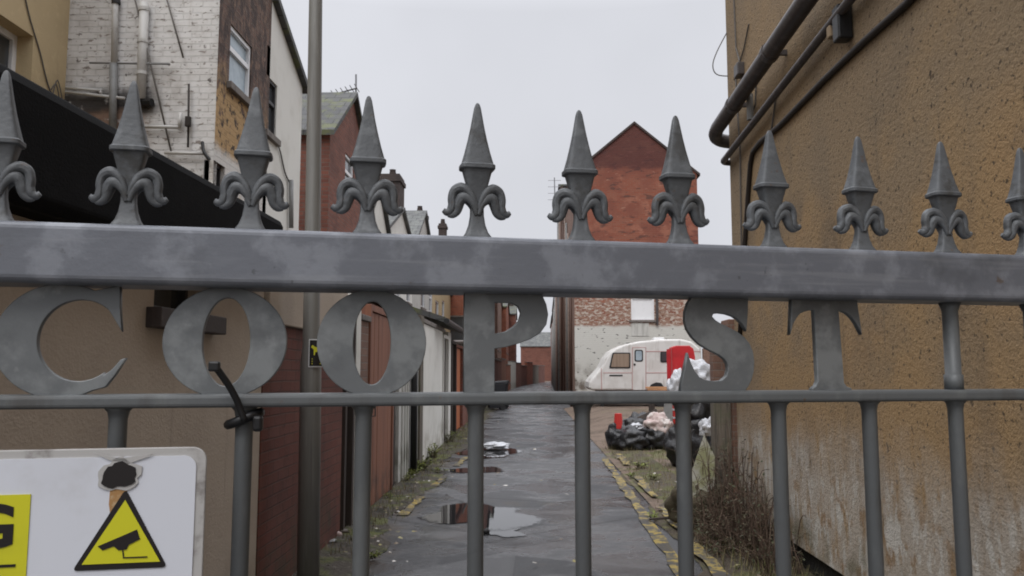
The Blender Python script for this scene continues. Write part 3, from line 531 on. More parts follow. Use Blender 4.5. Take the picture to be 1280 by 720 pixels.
# ------------------------------------------------------------------ lamp column with sticker
LP = V((-1.462, 5.45, 0))
pole = thing('lamp_post', 'tall tapering grey steel lamp column standing before the dark red brick wall', 'lamp post', LP)
MB().loft([(z, r, r) for z, r in ((0, .074), (1.55, .070), (1.62, .062), (1.68, .057), (4, .047), (8, .034))], n=24, c=(LP.x, LP.y)).build('column', mt['pole'], pole, smooth=True)
pole.rotation_euler = (0, R(-.7), 0)
MB().tube(smoothpath([(LP.x, LP.y, 8), (LP.x+.05, LP.y, 8.3), (LP.x+.4, LP.y, 8.5), (LP.x+1.0, LP.y, 8.55)], 4), .025, 8).build('arm', mt['pole'], pole, smooth=True)
MB().rbox((LP.x+1.25, LP.y, 8.55), (.6, .2, .12), 0).build('lantern', mt['pole'], pole, bevel=.03)
c = onY(391.5, 441, LP.y-.075); dz = .094; ax = .052
dg = thing('dog_sign', 'small black and yellow dog sign stuck to the grey lamp column', 'sign', (c.x, c.y, c.z))
yy = LP.y-.079
m = MB(); 
n_ = 10; A = []; B = []
for i in range(n_+1):
    a = R(-92+100*i/n_); r_ = .0745; A.append((LP.x+r_*math.sin(a+R(30)), LP.y-r_*math.cos(a+R(30)), c.z-dz)); B.append((A[-1][0], A[-1][1], c.z+dz))
def band(name, a0, a1, z0, z1, r_, mat):
    A = []; B = []
    for i in range(9):
        a = R(a0+(a1-a0)*i/8); x, y = LP.x+r_*math.sin(a), LP.y-r_*math.cos(a); A.append((x, y, z0)); B.append((x, y, z1))
    q = MB(); q.add(A+B, [(i, i+1, i+10, i+9) for i in range(8)]); o = q.build(name, mt[mat], dg)
    s_ = o.modifiers.new('t', 'SOLIDIFY'); s_.thickness = .0015; s_.offset = 0; return o
band('border', -12, 66, c.z-.096, c.z+.092, .0745, 'upvc')
band('panel', -7, 62, c.z-.089, c.z+.085, .0765, 'ink')
# dog outline wrapped on the column
def wrap(pts, name):
    q = MB(); P = [(LP.x+.0785*math.sin(R(a)), LP.y-.0785*math.cos(R(a)), c.z+z) for a, z in pts]; q.quad(*P); o = q.build(name, mt['dogyellow'], dg); return o
wrap([(2, .045), (8, .052), (14, .046), (20, .040), (34, .036), (44, .046), (48, .040), (42, .026), (42, -.012), (36, -.012), (34, .008), (22, .004), (20, -.016), (14, -.016), (14, .020), (8, .030), (2, .034)], 'dog_symbol')
for z in (-.036, -.052, -.068): wrap([(6, z), (50, z), (50, z-.009), (6, z-.009)], 'lettering_bar')

# ------------------------------------------------------------------ left: garage with black roof edge
ext = thing('garage', 'beige rendered lean-to garage with a deep black felt roof edge', 'garage', (-1.7, 2.6, 0))
w0 = onX(192, 384, -1.7); w1 = onX(262, 384, -1.7)
hole = (w0.y-.1, w1.y-.1, w0.z, 1.985)
m = MB(); o_ = V((-1.7, .1, 0)); m.wall(o_, UY, NX, 5.0, 0, 2.01, [hole], t=.16)
m.wall((-1.7, 5.1, 0), -UX, NY, 2.6, 0, 2.01); m.wall((-4.3, .1, 0), UX, -NY, 2.6, 0, 2.01)
m.build('wall', mt['beige'], ext)
window(ext, o_, UY, NX, *hole, t=.13, fw=.03, frame='wframe_dark', sill=False)
MB().obox(o_, UY, NX, (hole[0]-.07, hole[1]+.07), (hole[2]-.095, hole[2]-.002), (-.12, .07)).build('window_sill', mt['sill_dark'], ext, bevel=.006)
m = MB(); pr = [(-1.585, 1.985), (-1.555, 2.02), (-1.555, 2.35), (-1.575, 2.39), (-1.66, 2.40), (-4.4, 2.44), (-4.4, 2.03), (-1.70, 2.012)]
m.prism([(x, -.1, z) for x, z in pr], (0, 5.1, .05)); m.build('roof_edge', mt['felt'], ext, bevel=.012)

# ------------------------------------------------------------------ houses on the left
def roof_gx(mb, x0, x1, y0, y1, ze, zr, th=.1, oh=.12, ohx=.1):
    ym = (y0+y1)/2; k = (zr-ze)/(ym-y0)
    for ya, s in ((y0, -1), (y1, 1)):
        ye = ya+s*oh; z_e = ze-oh*k
        mb.prism([(x0-ohx, ye, z_e), (x0-ohx, ym, zr), (x0-ohx, ym, zr+th), (x0-ohx, ye, z_e+th)], (x1-x0+2*ohx, 0, 0))
def house_gx(name, label, x0, x1, y0, y1, ze, zr, wm, rm, side=1, holes_side=(), holes_front=(), chim=None, group=None, fr='upvc', bars=(.45,), wt_=.03):
    """ridge runs along x; side=+1: the gable faces +x (left row), -1: faces -x (right row)"""
    xs = x1 if side > 0 else x0; t = thing(name, label, 'house', ((x0+x1)/2, (y0+y1)/2, 0), group=group)
    m = MB(); n = NX*side; u = UY; o = V((xs, y0, 0)); m.wall(o, u, n, y1-y0, 0, ze, holes_side); ym = (y0+y1)/2
    m.quad((xs, y0, ze), (xs, y1, ze), (xs, ym, zr))
    xo = x0 if side > 0 else x1; m.wall((xo, y0, 0), u, -n, y1-y0, 0, ze); m.quad((xo, y0, ze), (xo, y1, ze), (xo, ym, zr))
    m.wall((x0, y0, 0), UX, -NY, x1-x0, 0, ze, holes_front); m.wall((x0, y1, 0), UX, NY, x1-x0, 0, ze)
    m.build('wall', mt[wm], t, fixn=False)
    rf = MB(); roof_gx(rf, x0, x1, y0, y1, ze, zr); rf = rf.build('roof', mt[rm], t)
    for h in holes_side: window(t, o, u, n, *h, t=wt_, frame=fr, bars=bars)
    for h in holes_front: window(t, (x0, y0, 0), UX, -NY, *h, frame=fr, bars=bars)
    if chim:
        for (cx_, cy, wx, wy, z0, z1) in chim:
            ch = MB().box((cx_-wx/2, cy-wy/2, z0), (cx_+wx/2, cy+wy/2, z1)); ch.box((cx_-wx/2-.04, cy-wy/2-.04, z1-.22), (cx_+wx/2+.04, cy+wy/2+.04, z1-.1)); ch = ch.build('chimney', mt['chimney'], rf)
            k = 1; pm = MB()
            for i in range(k): pm.loft([(z1, .10, .10), (z1+.05, .11, .11), (z1+.2, .085, .085), (z1+.22, .10, .10)], n=10, c=(cx_-wx/2+(i+.5)*wx/k, cy))
            pm.build('chimney_pot', mt['chimney'], rf, smooth=True)
    return t
XH = -3.6; XW = -1.7
# cream house beyond the garage roof
XC = onY(82, 100, 9.0).x
ch = thing('cream_house', 'cream rendered house wall with a recessed white window above the black roof edge', 'house', (XC, 6.5, 0))
h1 = onX(42, 48, XC)
m = MB(); oc = V((XC, 3.0, 0)); hc = (h1.y-3.0-1.15, h1.y-3.0, h1.z-1.30, h1.z+.02); m.wall(oc, UY, NX, 6.0, 0, 7.4, [hc], t=.24)
m.wall((XC-6, 3, 0), UX, -NY, 6, 0, 7.4); m.build('wall', mt['cream'], ch, fixn=False)
window(ch, oc, UY, NX, *hc, t=.19, fw=.07, bars=(-.5,), sill=True)
MB().obox(oc, UY, NX, (-.2, 6.0), (7.4, 7.55), (-6.2, .25)).build('roof', mt['slate'], ch)
pts = [onX(px, py, XC+.012) for px, py in ((30, -10), (38, 25), (50, 65), (57, 95), (63, 114), (67, 118))]
MB().tube(smoothpath(pts, 3), .008, 6).build('cable', mt['cable'], ch)
for (a, b, c_) in (((64, 112), (70, 105), (74, 122)), ((66, 118), (72, 100), (78, 125))): MB().tube(smoothpath([onX(*q, XC+.02) for q in (a, b, c_)], 4), .006, 6).build('cable', mt['cable'], ch)
# white painted brick house with the peeling brown flank
YW = 9.0
wh = thing('white_brick_house', 'white painted brick house end with pipes and a peeling brown flank', 'house', (XH, YW, 0))
ow = V((XC, YW, 0)); m = MB(); m.wall(ow, UX, -NY, XH-XC, 0, 8.6); m.wall((XC, YW+1.75, 0), UX, NY, XH-XC, 0, 8.6); m.build('wall', mt['wbrick'], wh)
a, b = onX(286, 103, XH), onX(313.5, 103, XH); zt_ = onX(286, 26, XH).z
hw = (a.y-YW, b.y-YW, a.z, zt_); c1 = onX(266, 232, XH); hs_ = (c1.y-YW, c1.y-YW+.34, c1.z, c1.z+.30)
m = MB(); m.wall((XH, YW, 0), UY, NX, 1.75, 0, 8.6, [hw, hs_], t=.1); m.build('side_wall', mt['peel'], wh)
window(wh, (XH, YW, 0), UY, NX, *hw, t=.03, fw=.05, pane='blind', bars=(.62,), label='white framed window with pale frosted panes'); window(wh, (XH, YW, 0), UY, NX, *hs_, t=.06, fw=.03, frame='wframe_dark', sill=False)
MB().box((XC-.1, YW-.15, 8.6), (XH+.15, YW+1.8, 8.75)).build('roof', mt['slate'], wh)
yp = YW-.06
def vp(name, px0, py0, px1, py1, r, mat, Y=yp): return MB().tube([onY(px0, py0, Y), onY(px1, py1, Y)], r, 10).build(name, mt[mat], wh, smooth=True)
vp('waste_pipe', 145, -30, 142.5, 80, .036, 'pipe_white'); vp('waste_pipe', 142, 80, 141, 165, .045, 'pipe_grey'); MB().tube([onY(145, 0, yp), onY(145, 5, yp)], .05, 10).build('pipe_collar', mt['plastic_black'], wh)
vp('soil_pipe', 180.5, 4, 176, 124, .055, 'pipe_white')
for y_ in (10, 50, 90): MB().tube([onY(180.3-y_*.035, y_, yp), onY(180.3-y_*.035, y_+4, yp)], .064, 12).build('pipe_collar', mt['pipe_white'], wh)
MB().tube(smoothpath([onY(178, 124, yp), onY(178, 128, yp+.02), onY(190, 128, yp)], 3), .05, 8).build('pipe_shoe', mt['plastic_black'], wh)
vp('overflow_pipe', 176, 158, 224, 159, .022, 'pipe_white'); vp('overflow_pipe', 224, 160, 226, 141, .022, 'pipe_white')
vp('overflow_pipe', 206, 191, 256, 192, .020, 'pipe_white'); vp('overflow_pipe', 112, 78.5, 212, 80, .012, 'pipe_grey')
vp('overflow_pipe', 82, 110, 128, 113, .018, 'pipe_white'); vp('overflow_pipe', 82, 115, 156, 123, .018, 'pipe_white'); vp('overflow_pipe', 126, 113, 126, 118, .018, 'pipe_white')
vp('cable', 236, 105, 235, 184, .012, 'cable_black'); vp('cable', 167, -8, 214, 190, .010, 'cable'); vp('cable', 206, -10, 229, 72, .010, 'cable')
MB().rbox(onY(235, 152, yp), (.06, .05, .12), 0).build('junction_box', mt['cable_black'], wh, bevel=.008)
MB().tube(smoothpath([onY(253, 178, yp), onY(255, 190, yp-.1), onY(262, 200, yp-.1)], 3), .02, 8).build('bracket', mt['plastic_black'], wh)
# white rendered house
YB0, YB1 = YW+1.75, onX(378, 110, XH).y; zB1 = onX(378, 110, XH).z; pB = onX(340, 0, XH); sl_ = (pB.z-zB1)/(YB1-pB.y); zB0 = zB1+sl_*(YB1-YB0)
rh = thing('white_gable_house', 'white rendered house flank under a steep dark verge with one slim dark window', 'house', (XH, (YB0+YB1)/2, 0))
a, b = onX(331, 162, XH), onX(345, 162, XH); hz = (a.y-YB0, b.y-YB0, a.z, onX(331, 90, XH).z)
m = MB(); m.wall((XH, YB0, 0), UY, NX, YB1-YB0, 0, zB1, [hz], t=.12); m.quad((XH, YB0, zB1), (XH, YB1, zB1), (XH, YB0, zB0))
m.wall((XH-5, YB1, 0), UX, NY, 5, 0, zB1); m.build('wall', mt['wrender'], rh, fixn=False)
window(rh, (XH, YB0, 0), UY, NX, *hz, t=.03, fw=.04, frame='wframe_dark', bars=(.6,))
m = MB(); m.prism([(XH-5, YB1+.12, zB1-.12*sl_), (XH-5, YB0-.0, zB0), (XH-5, YB0, zB0+.1), (XH-5, YB1+.12, zB1-.12*sl_+.1)], (5.09, 0, 0)); m.build('roof', mt['slate'], rh)
MB().tube([onX(364, 225, XH+.05), onX(364, 285, XH+.05)], .035, 8).build('downpipe', mt['pipe_grey'], rh, smooth=True)
MB().tube(smoothpath([onX(336, 172, XH+.02), onX(348, 182, XH+.02), onX(356, 215, XH+.02), onX(362, 228, XH+.02)], 3), .012, 6).build('cable', mt['cable'], rh)
# red brick house with mossy slates
Yr0 = onX(412, 200, XH).y; rd = onX(441, 121, XH); ze = onX(412, 164, XH).z
a, b = onX(431, 232, XH), onX(439, 232, XH)
house_gx('brick_house', 'red brick house with mossy slate roof beside the grey lamp column', XH-5, XH, Yr0, 2*rd.y-Yr0, ze, rd.z, 'rbrick', 'slate', 1,
         holes_side=[(a.y-Yr0, b.y-Yr0+.2, a.z, ze-.04)], bars=(.5,))
ae = thing('tv_aerial', 'thin television aerial standing on the mossy slate ridge', 'aerial', onX(445, 150, XH-.2))
q0, q1 = onX(445, 150, XH-.2), onX(445, 93, XH-.2); MB().tube([q0, q1], .022, 6).build('mast', mt['alu'], ae)
q2, q3 = onY(417, 118, q1.y), onY(446, 110, q1.y); MB().tube([q2, q3], .02, 6).build('boom', mt['alu'], ae)
m = MB()
for i in range(6): p = q2.lerp(q3, i/5); m.tube([p+V((0, -.25, 0)), p+V((0, .25, 0))], .01, 5)
m.build('elements', mt['alu'], ae)
# farther houses of the left row
def LH(px0, px1, pye, pyr): 
    y0, y1 = onX(px0, 300, XH).y, onX(px1, 300, XH).y; return y0, y1, onX(px0, pye, XH).z, onX((px0+px1)/2, pyr, XH).z
y0 = 2*rd.y-Yr0+.05; y1 = onX(483, 300, XH).y
house_gx('rear_house', 'cream rear house just past the red brick one, its gable behind a spear finial', XH-5, XH, y0, y1, 5.0, 5.9, 'wrender', 'slate', 1, holes_side=[(1.2, 2.0, 3.3, 4.3)], group=None)
y0 = y1+.05; y1 = onX(516, 300, XH).y
house_gx('rear_house', 'pale rear house carrying the broad dark chimney stack', XH-5, XH, y0, y1, 5.1, 6.0, 'wrender', 'slate2', 1, holes_side=[(1.5, 2.3, 3.5, 4.5), (3.4, 4.2, 3.5, 4.5)], chim=[(XH-.32, 22.7, .55, .9, 5.2, 7.05)])
y0 = y1+.05; y1 = onX(541, 300, XH).y
house_gx('rear_house', 'grey slated rear house with a short square chimney', XH-5, XH, y0, y1, 5.4, 6.9, 'dwhite', 'slate2', 1, holes_side=[(2, 3, 3.6, 4.8), (4.2, 5.1, 3.6, 4.8)], chim=[(XH-.3, 28.4, .5, .6, 5.6, 7.15)])
y0 = y1+.05; y1 = y0+7
house_gx('rear_house', 'low cream rear house with white windows and a slim brick chimney', XH-5, XH, y0, y1, 4.9, 6.0, 'cream', 'slate2', 1, holes_side=[(1, 2.2, 2.5, 4.2), (3.4, 4.4, 3.2, 4.4)], chim=[(XH-.22, 35.4, .34, .4, 4.9, 8.0)])
yy0 = y1+.05
lab = ['dark red brick house by the black bins', 'second red brick house beyond the black bins', 'third red brick house toward the bend in the alley', 'fourth red brick house near the bend', 'last red brick house seen in the alley']
for i in range(5):
    y0 = yy0+i*8.2; x1 = XW-.5+cx(y0+3); 
    house_gx('terrace_house', lab[i], x1-6, x1, y0, y0+8, 6.3, 7.3, ['rbrick2', 'rbrick', 'bbrick', 'rbrick2', 'rbrick'][i], 'slate', 1, holes_side=[(1, 2, 2.8, 4.1), (4.6, 5.6, 2.8, 4.1)], holes_front=[(4.4, 5.4, 2.8, 4.0)], chim=[(x1-.6, y0+4, .8, .5, 7.0, 7.8)])
house_gx('terrace_house', 'red brick house closing the far end of the alley', -1, 9.6, 108, 116, 4.6, 6.6, 'rbrick', 'slate2', -1, holes_front=[(5.2, 6.2, 1, 2.4), (7, 8, 1, 2.4), (5.2, 6.2, 3, 4.2), (7, 8, 3, 4.2)])

# ------------------------------------------------------------------ yard walls on the left, X = -1.7
XW = -1.7
def yX(px): return onX(px, 462, XW).y
def slab(name, label, cat, px0, px1, h, th, mat, cope=None, ox=0., group=None, y=None):
    y0, y1 = y or (yX(px0), yX(px1)); t = thing(name, label, cat, (XW+ox, (y0+y1)/2, 0), group=group)
    MB().box((XW-th+ox, y0, 0), (XW+ox, y1, h)).build('wall' if 'wall' in name else 'panel', mt[mat], t, bevel=.004)
    if cope: MB().box((XW-th-.03+ox, y0, h+.002), (XW+.03+ox, y1, h+.002+cope[0])).build('coping', mt[cope[1]], t, bevel=.008)
    return t
ya, yb = 5.13, yX(429)
slab('yard_wall', 'dark red brick yard wall with beige top behind the lamp column', 'wall', 0, 0, 1.80, .24, 'dbrick', (.42, 'beige'), y=(ya, yb))
def door(label, px0, px1, h, mat, frame, boards=5, ox=-.05, group=None):
    y0, y1 = yX(px0), yX(px1); t = thing('yard_door', label, 'door', (XW, (y0+y1)/2, 0), group=group)
    m = MB(); wd = (y1-y0-.16)/boards
    for i in range(boards): m.box((XW-.06+ox, y0+.08+i*wd+.004, .03), (XW+ox+random.uniform(-.004, .004), y0+.08+(i+1)*wd-.004, h-.08))
    m.build('panel', mt[mat], t, bevel=.003)
    m = MB(); m.box((XW-.2, y0, 0), (XW+.02, y0+.07, h)); m.box((XW-.2, y1-.07, 0), (XW+.02, y1, h)); m.box((XW-.2, y0+.07, h-.07), (XW+.02, y1-.07, h)); m.build('frame', mt[frame], t, bevel=.004)
    MB().tube([(XW+ox, y0+.16, 1.0), (XW+ox+.05, y0+.16, 1.0), (XW+ox+.05, y0+.16, 1.12), (XW+ox, y0+.16, 1.12)], .009, 6).build('handle', mt['pipe'], t)
    return t
door('narrow black door in shadow at the end of the dark brick wall', 430.5, 442, 2.1, 'wooddark', 'wooddark', 3, ox=-.12)
slab('gate_pier', 'slim white painted post between the black door and brown door', 'post', 442.5, 448, 2.25, .16, 'wrender', (.05, 'stone'), .02)
slab('yard_wall', 'short dark stained wall behind a gate bar before the brown door', 'wall', 448.5, 460, 2.0, .2, 'bbrick', (.06, 'stone'))
door('tall red brown boarded yard door', 460.5, 491, 2.2, 'woodbrown', 'woodbrown', 6, ox=.0)
slab('yard_wall', 'dark wooden panel just past the red brown door', 'fence', 491.5, 499, 2.05, .12, 'wooddark', None, -.04)
sh = slab('yard_wall', 'dirty white boarded wall with a black drainpipe', 'wall', 499.5, 523, 2.1, .2, 'dwhite', (.06, 'stone'))
y_ = yX(513); MB().tube([(XW+.06, y_, 0.05), (XW+.06, y_, 2.3)], .05, 10).build('drainpipe', mt['plastic_black'], sh, smooth=True)
m = MB()
for px in (503, 506.5, 509.5, 517, 520): y_ = yX(px); m.box((XW, y_-.03, .05), (XW+.022, y_+.03, 2.08))
m.build('batten', mt['dwhite'], sh, bevel=.004)
slab('gate_pier', 'grey timber post before the long white wall', 'post', 523.4, 527, 2.35, .18, 'woodgrey', None, .03)
slab('yard_wall', 'long plain white rendered yard wall', 'wall', 527.3, 553, 2.25, .22, 'wrender', (.07, 'stone'))
lt = thing('shed_roof', 'dark mossy lean-to roof above the white yard wall', 'roof', (XW-.5, 17.3, 2.4))
MB().prism([(XW+.18, 14.6, 2.36), (XW-1.7, 14.6, 2.95), (XW-1.7, 14.6, 3.05), (XW+.18, 14.6, 2.46)], (0, 6.2, 0)).build('sheet', mt['slate'], lt)
MB().tube([(XW+.22, 14.5, 2.38), (XW+.22, 20.9, 2.36)], .055, 8).build('gutter', mt['plastic_black'], lt)
MB().box((XW-1.66, 14.7, 2.2), (XW-1.5, 20.7, 2.93)).build('back_wall', mt['bbrick'], lt)
door('dark brown yard door past the long white wall', 553.5, 560, 2.2, 'wooddark', 'wrender', 4)
slab('yard_wall', 'narrow white pier between two dark yard doors', 'wall', 560.3, 563.5, 2.3, .2, 'wrender')
door('black yard door next to the orange one', 563.8, 569.5, 2.15, 'wooddark', 'wooddark', 4)
door('faded orange boarded yard door', 569.8, 578, 2.1, 'woodorange', 'rbrick', 5)
slab('yard_wall', 'red brick yard wall behind the stem of the letter P', 'wall', 578.3, 603, 2.1, .22, 'rbrick', (.08, 'stone'))
slab('yard_wall', 'dark brick yard wall behind the black bins', 'wall', 603.3, 622, 2.0, .22, 'dbrick', (.08, 'stone'))
yy = yX(622)+.02
cols = ['rbrick', 'woodbrown', 'rbrick2', 'dwhite', 'rbrick', 'dbrick', 'rbrick2', 'woodgrey', 'rbrick']
nm_ = ['red', 'brown boarded', 'orange red', 'pale boarded', 'plain red', 'sooty', 'bright red', 'grey boarded', 'end red']
for i, cm in enumerate(cols):
    y1 = yy+5.6; x0_, x1_ = XW+cx(yy), XW+cx(y1); t = thing('yard_wall', nm_[i] + ' yard wall far down the left side of the alley, %s along' % ('just past the bins', 'second', 'third', 'fourth', 'fifth', 'sixth', 'seventh', 'eighth', 'ninth')[i], 'wall', (x0_, yy, 0))
    h = 2.0+.2*math.sin(i*2.3)
    MB().prism([(x0_-.22, yy, 0), (x0_, yy, 0), (x1_, y1, 0), (x1_-.22, y1, 0)], (0, 0, h)).build('wall', mt[cm], t); 
    MB().prism([(x0_-.25, yy, h+.002), (x0_+.03, yy, h+.002), (x1_+.03, y1, h+.002), (x1_-.25, y1, h+.002)], (0, 0, .07)).build('coping', mt['stone'], t); yy = y1+.03
# wheelie bins
def bin_(loc, rz, label):
    t = thing('wheelie_bin', label, 'bin', loc, rz, group='black wheelie bins in the alley', local=True)
    MB().add([(-.22, -.25, .08), (.22, -.25, .08), (.22, .25, .08), (-.22, .25, .08), (-.28, -.34, .98), (.28, -.34, .98), (.28, .34, .98), (-.28, .34, .98)], [(0, 3, 2, 1), (4, 5, 6, 7), (0, 1, 5, 4), (1, 2, 6, 5), (2, 3, 7, 6), (3, 0, 4, 7)]).build('body', mt['bin'], t, bevel=.02)
    MB().add([(-.30, -.37, .99), (.30, -.37, .99), (.30, .38, .99), (-.30, .38, .99), (-.28, -.33, 1.03), (.28, -.33, 1.03), (.28, .36, 1.09), (-.28, .36, 1.09)], [(0, 3, 2, 1), (4, 5, 6, 7), (0, 1, 5, 4), (1, 2, 6, 5), (2, 3, 7, 6), (3, 0, 4, 7)]).build('lid', mt['bin'], t, bevel=.015)
    for sx in (-.24, .24): MB().tube([(sx-.03, .25, .1), (sx+.03, .25, .1)], .1, 14).build('wheel', mt['rubber'], t)
    MB().tube([(-.22, .42, .98), (.22, .42, .98)], .016, 8).build('handle', mt['bin'], t)
    return t
bin_((-1.22, 30.0, 0), R(-80), 'black wheelie bin nearest the camera of the pair'); bin_((-1.12, 31.0, 0), R(-95), 'black wheelie bin half hidden behind the nearer one')

# ------------------------------------------------------------------ right: brown pebbledashed building
XB = 2.0; YBE = onX(915, 300, XB).y
bb = thing('brown_building', 'tall brown pebbledashed building with pipes and a flaking pale base', 'building', (XB, 4, 0))
m = MB(); m.wall((XB, -3, 0), UY, -NX, YBE+3, .2, 8.2); m.build('wall', mt['dash'], bb)
m = MB(); m.wall((XB, YBE, 0), UX, NY, 7, .2, 8.2); m.build('end_wall', mt['dash'], bb)
m = MB(); m.wall((XB+.045, -3, 0), UY, -NX, YBE+3-.045, -.1, .203); m.wall((XB+.045, YBE-.045, 0), UX, NY, 7, -.1, .203); m.quad((XB, -3, .2), (XB+.06, -3, .2), (XB+.06, YBE, .2), (XB, YBE, .2)); m.build('plinth', mt['plinth'], bb)
MB().box((XB-.2, -3.2, 8.2), (XB+7.2, YBE+.2, 8.4)).build('roof', mt['slate'], bb)
pe = onX(897, 160, XB-.13); ps = onX(1008, 0, XB-.13)
def along(p, q, y): t = (y-p.y)/(q.y-p.y); return p.lerp(q, t)
MB().tube([along(ps, pe, 1.0), pe] + smoothpath([pe, pe+V((.0, .10, -.04)), pe+V((.05, .16, -.07)), pe+V((.15, .17, -.09)), pe+V((.3, .16, -.10))], 3)[1:], .068, 14).build('drain_pipe', mt['pipe'], bb, smooth=True)
for y_ in (7.1, 6.0, 4.6, 3.2):
    p = along(ps, pe, y_); MB().tube([p+V((0, -.03, .004)), p+V((0, .03, -.004))], .078, 14).build('pipe_collar', mt['pipe'], bb); MB().box((p.x, p.y-.015, p.z-.02), (XB+.02, p.y+.015, p.z+.02)).build('pipe_bracket', mt['pipe'], bb)
pe2 = onX(906, 199, XB-.07); ps2 = onX(1056, 8, XB-.07)
MB().tube([along(ps2, pe2, 1.5), pe2] + smoothpath([pe2, pe2+V((.0, .05, -.01)), pe2+V((.05, .08, -.015)), pe2+V((.2, .08, -.02))], 3)[1:], .030, 10).build('waste_pipe', mt['pipe'], bb, smooth=True)
p = along(ps2, pe2, onX(1062, 8, XB).y); MB().rbox(p+V((.02, 0, -.06)), (.09, .10, .22), 0).build('pipe_hopper', mt['plastic_black'], bb, bevel=.01)
p = along(ps2, pe2, p.y+.06); MB().rbox(p+V((0, .06, -.06)), (.05, .06, .08), 0).build('pipe_fitting', mt['card'], bb, bevel=.01)
q = [onX(px, py, XB-.018) for px, py in ((1290, -170), (1135, 3), (1080, 52), (1030, 100), (975, 157), (950, 178), (941, 190), (938, 205), (934, 260), (930, 320), (922, 480))]
MB().tube(q, .022, 8).build('cable', mt['cable_black'], bb, smooth=True)
for a_ in (((917, -10), (920, 60), (926, 82)), ((919, 90), (925, 190), (927, 330), (925, 480)), ((936, 30), (930, 60), (918, 100)), ((946, 88), (944, 130), (938, 150)), ((970, 120), (964, 165), (962, 172))):
    MB().tube([onX(*z, XB-.012) for z in a_], .007, 6).build('cable', mt['cable'], bb)
lp = [onY(px, py, YBE-.02) for px, py in ((917, 26), (910, 38), (896, 65), (891, 82), (896, 93), (912, 95), (918, 92))]
MB().tube(smoothpath(lp, 4), .0055, 6).build('loose_cable', mt['cable'], bb)
MB().rbox(onX(924, 88, XB-.03), (.07, .14, .12), 0).build('junction_box', mt['pipe'], bb, bevel=.01)
MB().tube([onX(937, 118, XB-.05), onX(938, 150, XB-.05)], .03, 8).build('pipe_stub', mt['pipe_grey'], bb)
# ------------------------------------------------------------------ gable house at the end of the plot
XG0, YG = 1.8, 31.0
XG1 = onY(873, 300, YG).x; zp = onY(792, 155, YG).z; zee = onY(873, 217, YG).z
a, b = onY(789, 400, YG), onY(817.5, 372, YG); hg = (a.x-XG0, b.x-XG0, a.z, b.z)
gh = thing('gable_house', 'tall red brick gable end house behind the caravan, whitewashed near the ground', 'house', ((XG0+XG1)/2, YG+4, 0))
xm = (XG0+XG1)/2; m = MB(); m.wall((XG0, YG, 0), UX, -NY, XG1-XG0, 0, zee, [hg], t=.1); m.quad((XG0, YG, zee), (XG1, YG, zee), (xm, YG, zp))
m.build('gable_wall', mt['gable'], gh)
for x_, n__ in ((XG0, -NX), (XG1, NX)): MB().wall((x_, YG, 0), UY, n__, 9.5, 0, zee).build('side_wall', mt['bbrick'], gh)
m = MB()
for xa, s in ((XG0, -1), (XG1, 1)):
    k = (zp-zee)/(xm-XG0); xe = xa+s*.12; z_e = zee-.12*k
    m.prism([(xe, YG-.06, z_e), (xm, YG-.06, zp), (xm, YG-.06, zp+.1), (xe, YG-.06, z_e+.1)], (0, 9.6, 0))
m.build('roof', mt['chimney'], gh)
f = window(gh, (XG0, YG, 0), UX, -NY, *hg, t=.04, fw=.06, pane='upvc', sill=True, label='white boarded window')
MB().obox((XG0, YG, 0), UX, -NY, (hg[0], hg[1]-.22), (hg[2]-.62, hg[2]-.12), (.0, .02)).build('patch', mt['dwhite'], gh)
MB().tube([(XG0+.1+(hg[1]-.0), YG-.06, hg[3]), (XG0+.1+hg[1], YG-.06, 3.2)], .05, 8).build('downpipe', mt['pipe'], gh)
random.seed(5)
for i in range(5):
    y_ = YG+1.6+i*1.7+random.uniform(-.5, .5); r_ = random.choice((.03, .04, .045)); MB().tube([(XG0-.05, y_, 0), (XG0-.05, y_, 3.5+random.uniform(0, 6))], r_, 8).build('downpipe', mt[['pipe_brown', 'pipe_tan', 'pipe_grey', 'pipe_tan', 'pipe_brown'][i % 5]], gh, smooth=True)
y_ = YG+9.55
specs = [(7.5, 11.3, 'bbrick', 'tall brown brick house directly behind the gable house'), (8, 7.0, 'rbrick', 'red brick house second behind the gable house'), (9, 6.6, 'wrender', 'white rendered house on the right side far up the alley'), (10, 6.2, 'dbrick', 'dark brick house right side near the alley end'), (12, 6.4, 'rbrick', 'last red brick house on the right side of the alley')]
for i, (ln, hh, mm_, lb) in enumerate(specs):
    x0 = XG0+.02+max(0, y_-46)*.022; t = house_gx('terrace_house', lb, x0, x0+5, y_, y_+ln, hh-.4, hh+.5, mm_, 'slate', -1, holes_side=[(1.5, 2.4, 3.2, 4.4), (4.5, 5.4, 3.2, 4.4)])
    for k in range(3): MB().tube([(x0-.07, y_+1+k*2.2, 0), (x0-.07, y_+1+k*2.2, hh-.6)], .055, 8).build('downpipe', mt[['pipe_brown', 'pipe_tan', 'pipe_grey'][k]], t, smooth=True)
    y_ += ln+.05
ae = thing('tv_aerial', 'thin television aerial left of the tall red gable', 'aerial', onY(693, 262, 42))
q0, q1 = onY(694, 275, 42), onY(693, 222, 42); MB().tube([q0, q1], .03, 6).build('mast', mt['alu'], ae)
m = MB()
for k in range(4): z = q1-V((0, 0, .15+.35*k)); m.tube([z+V((-.35, 0, 0)), z+V((.35, 0, 0))], .016, 5)
m.build('elements', mt['alu'], ae)
slab_t = thing('boundary_wall', 'low brown brick wall at the right edge of the waste ground', 'wall', (8, YG-.1, 0)); MB().box((XG1+.05, YG-.2, 0), (16, YG+.05, 2.3)).build('wall', mt['bbrick'], slab_t)

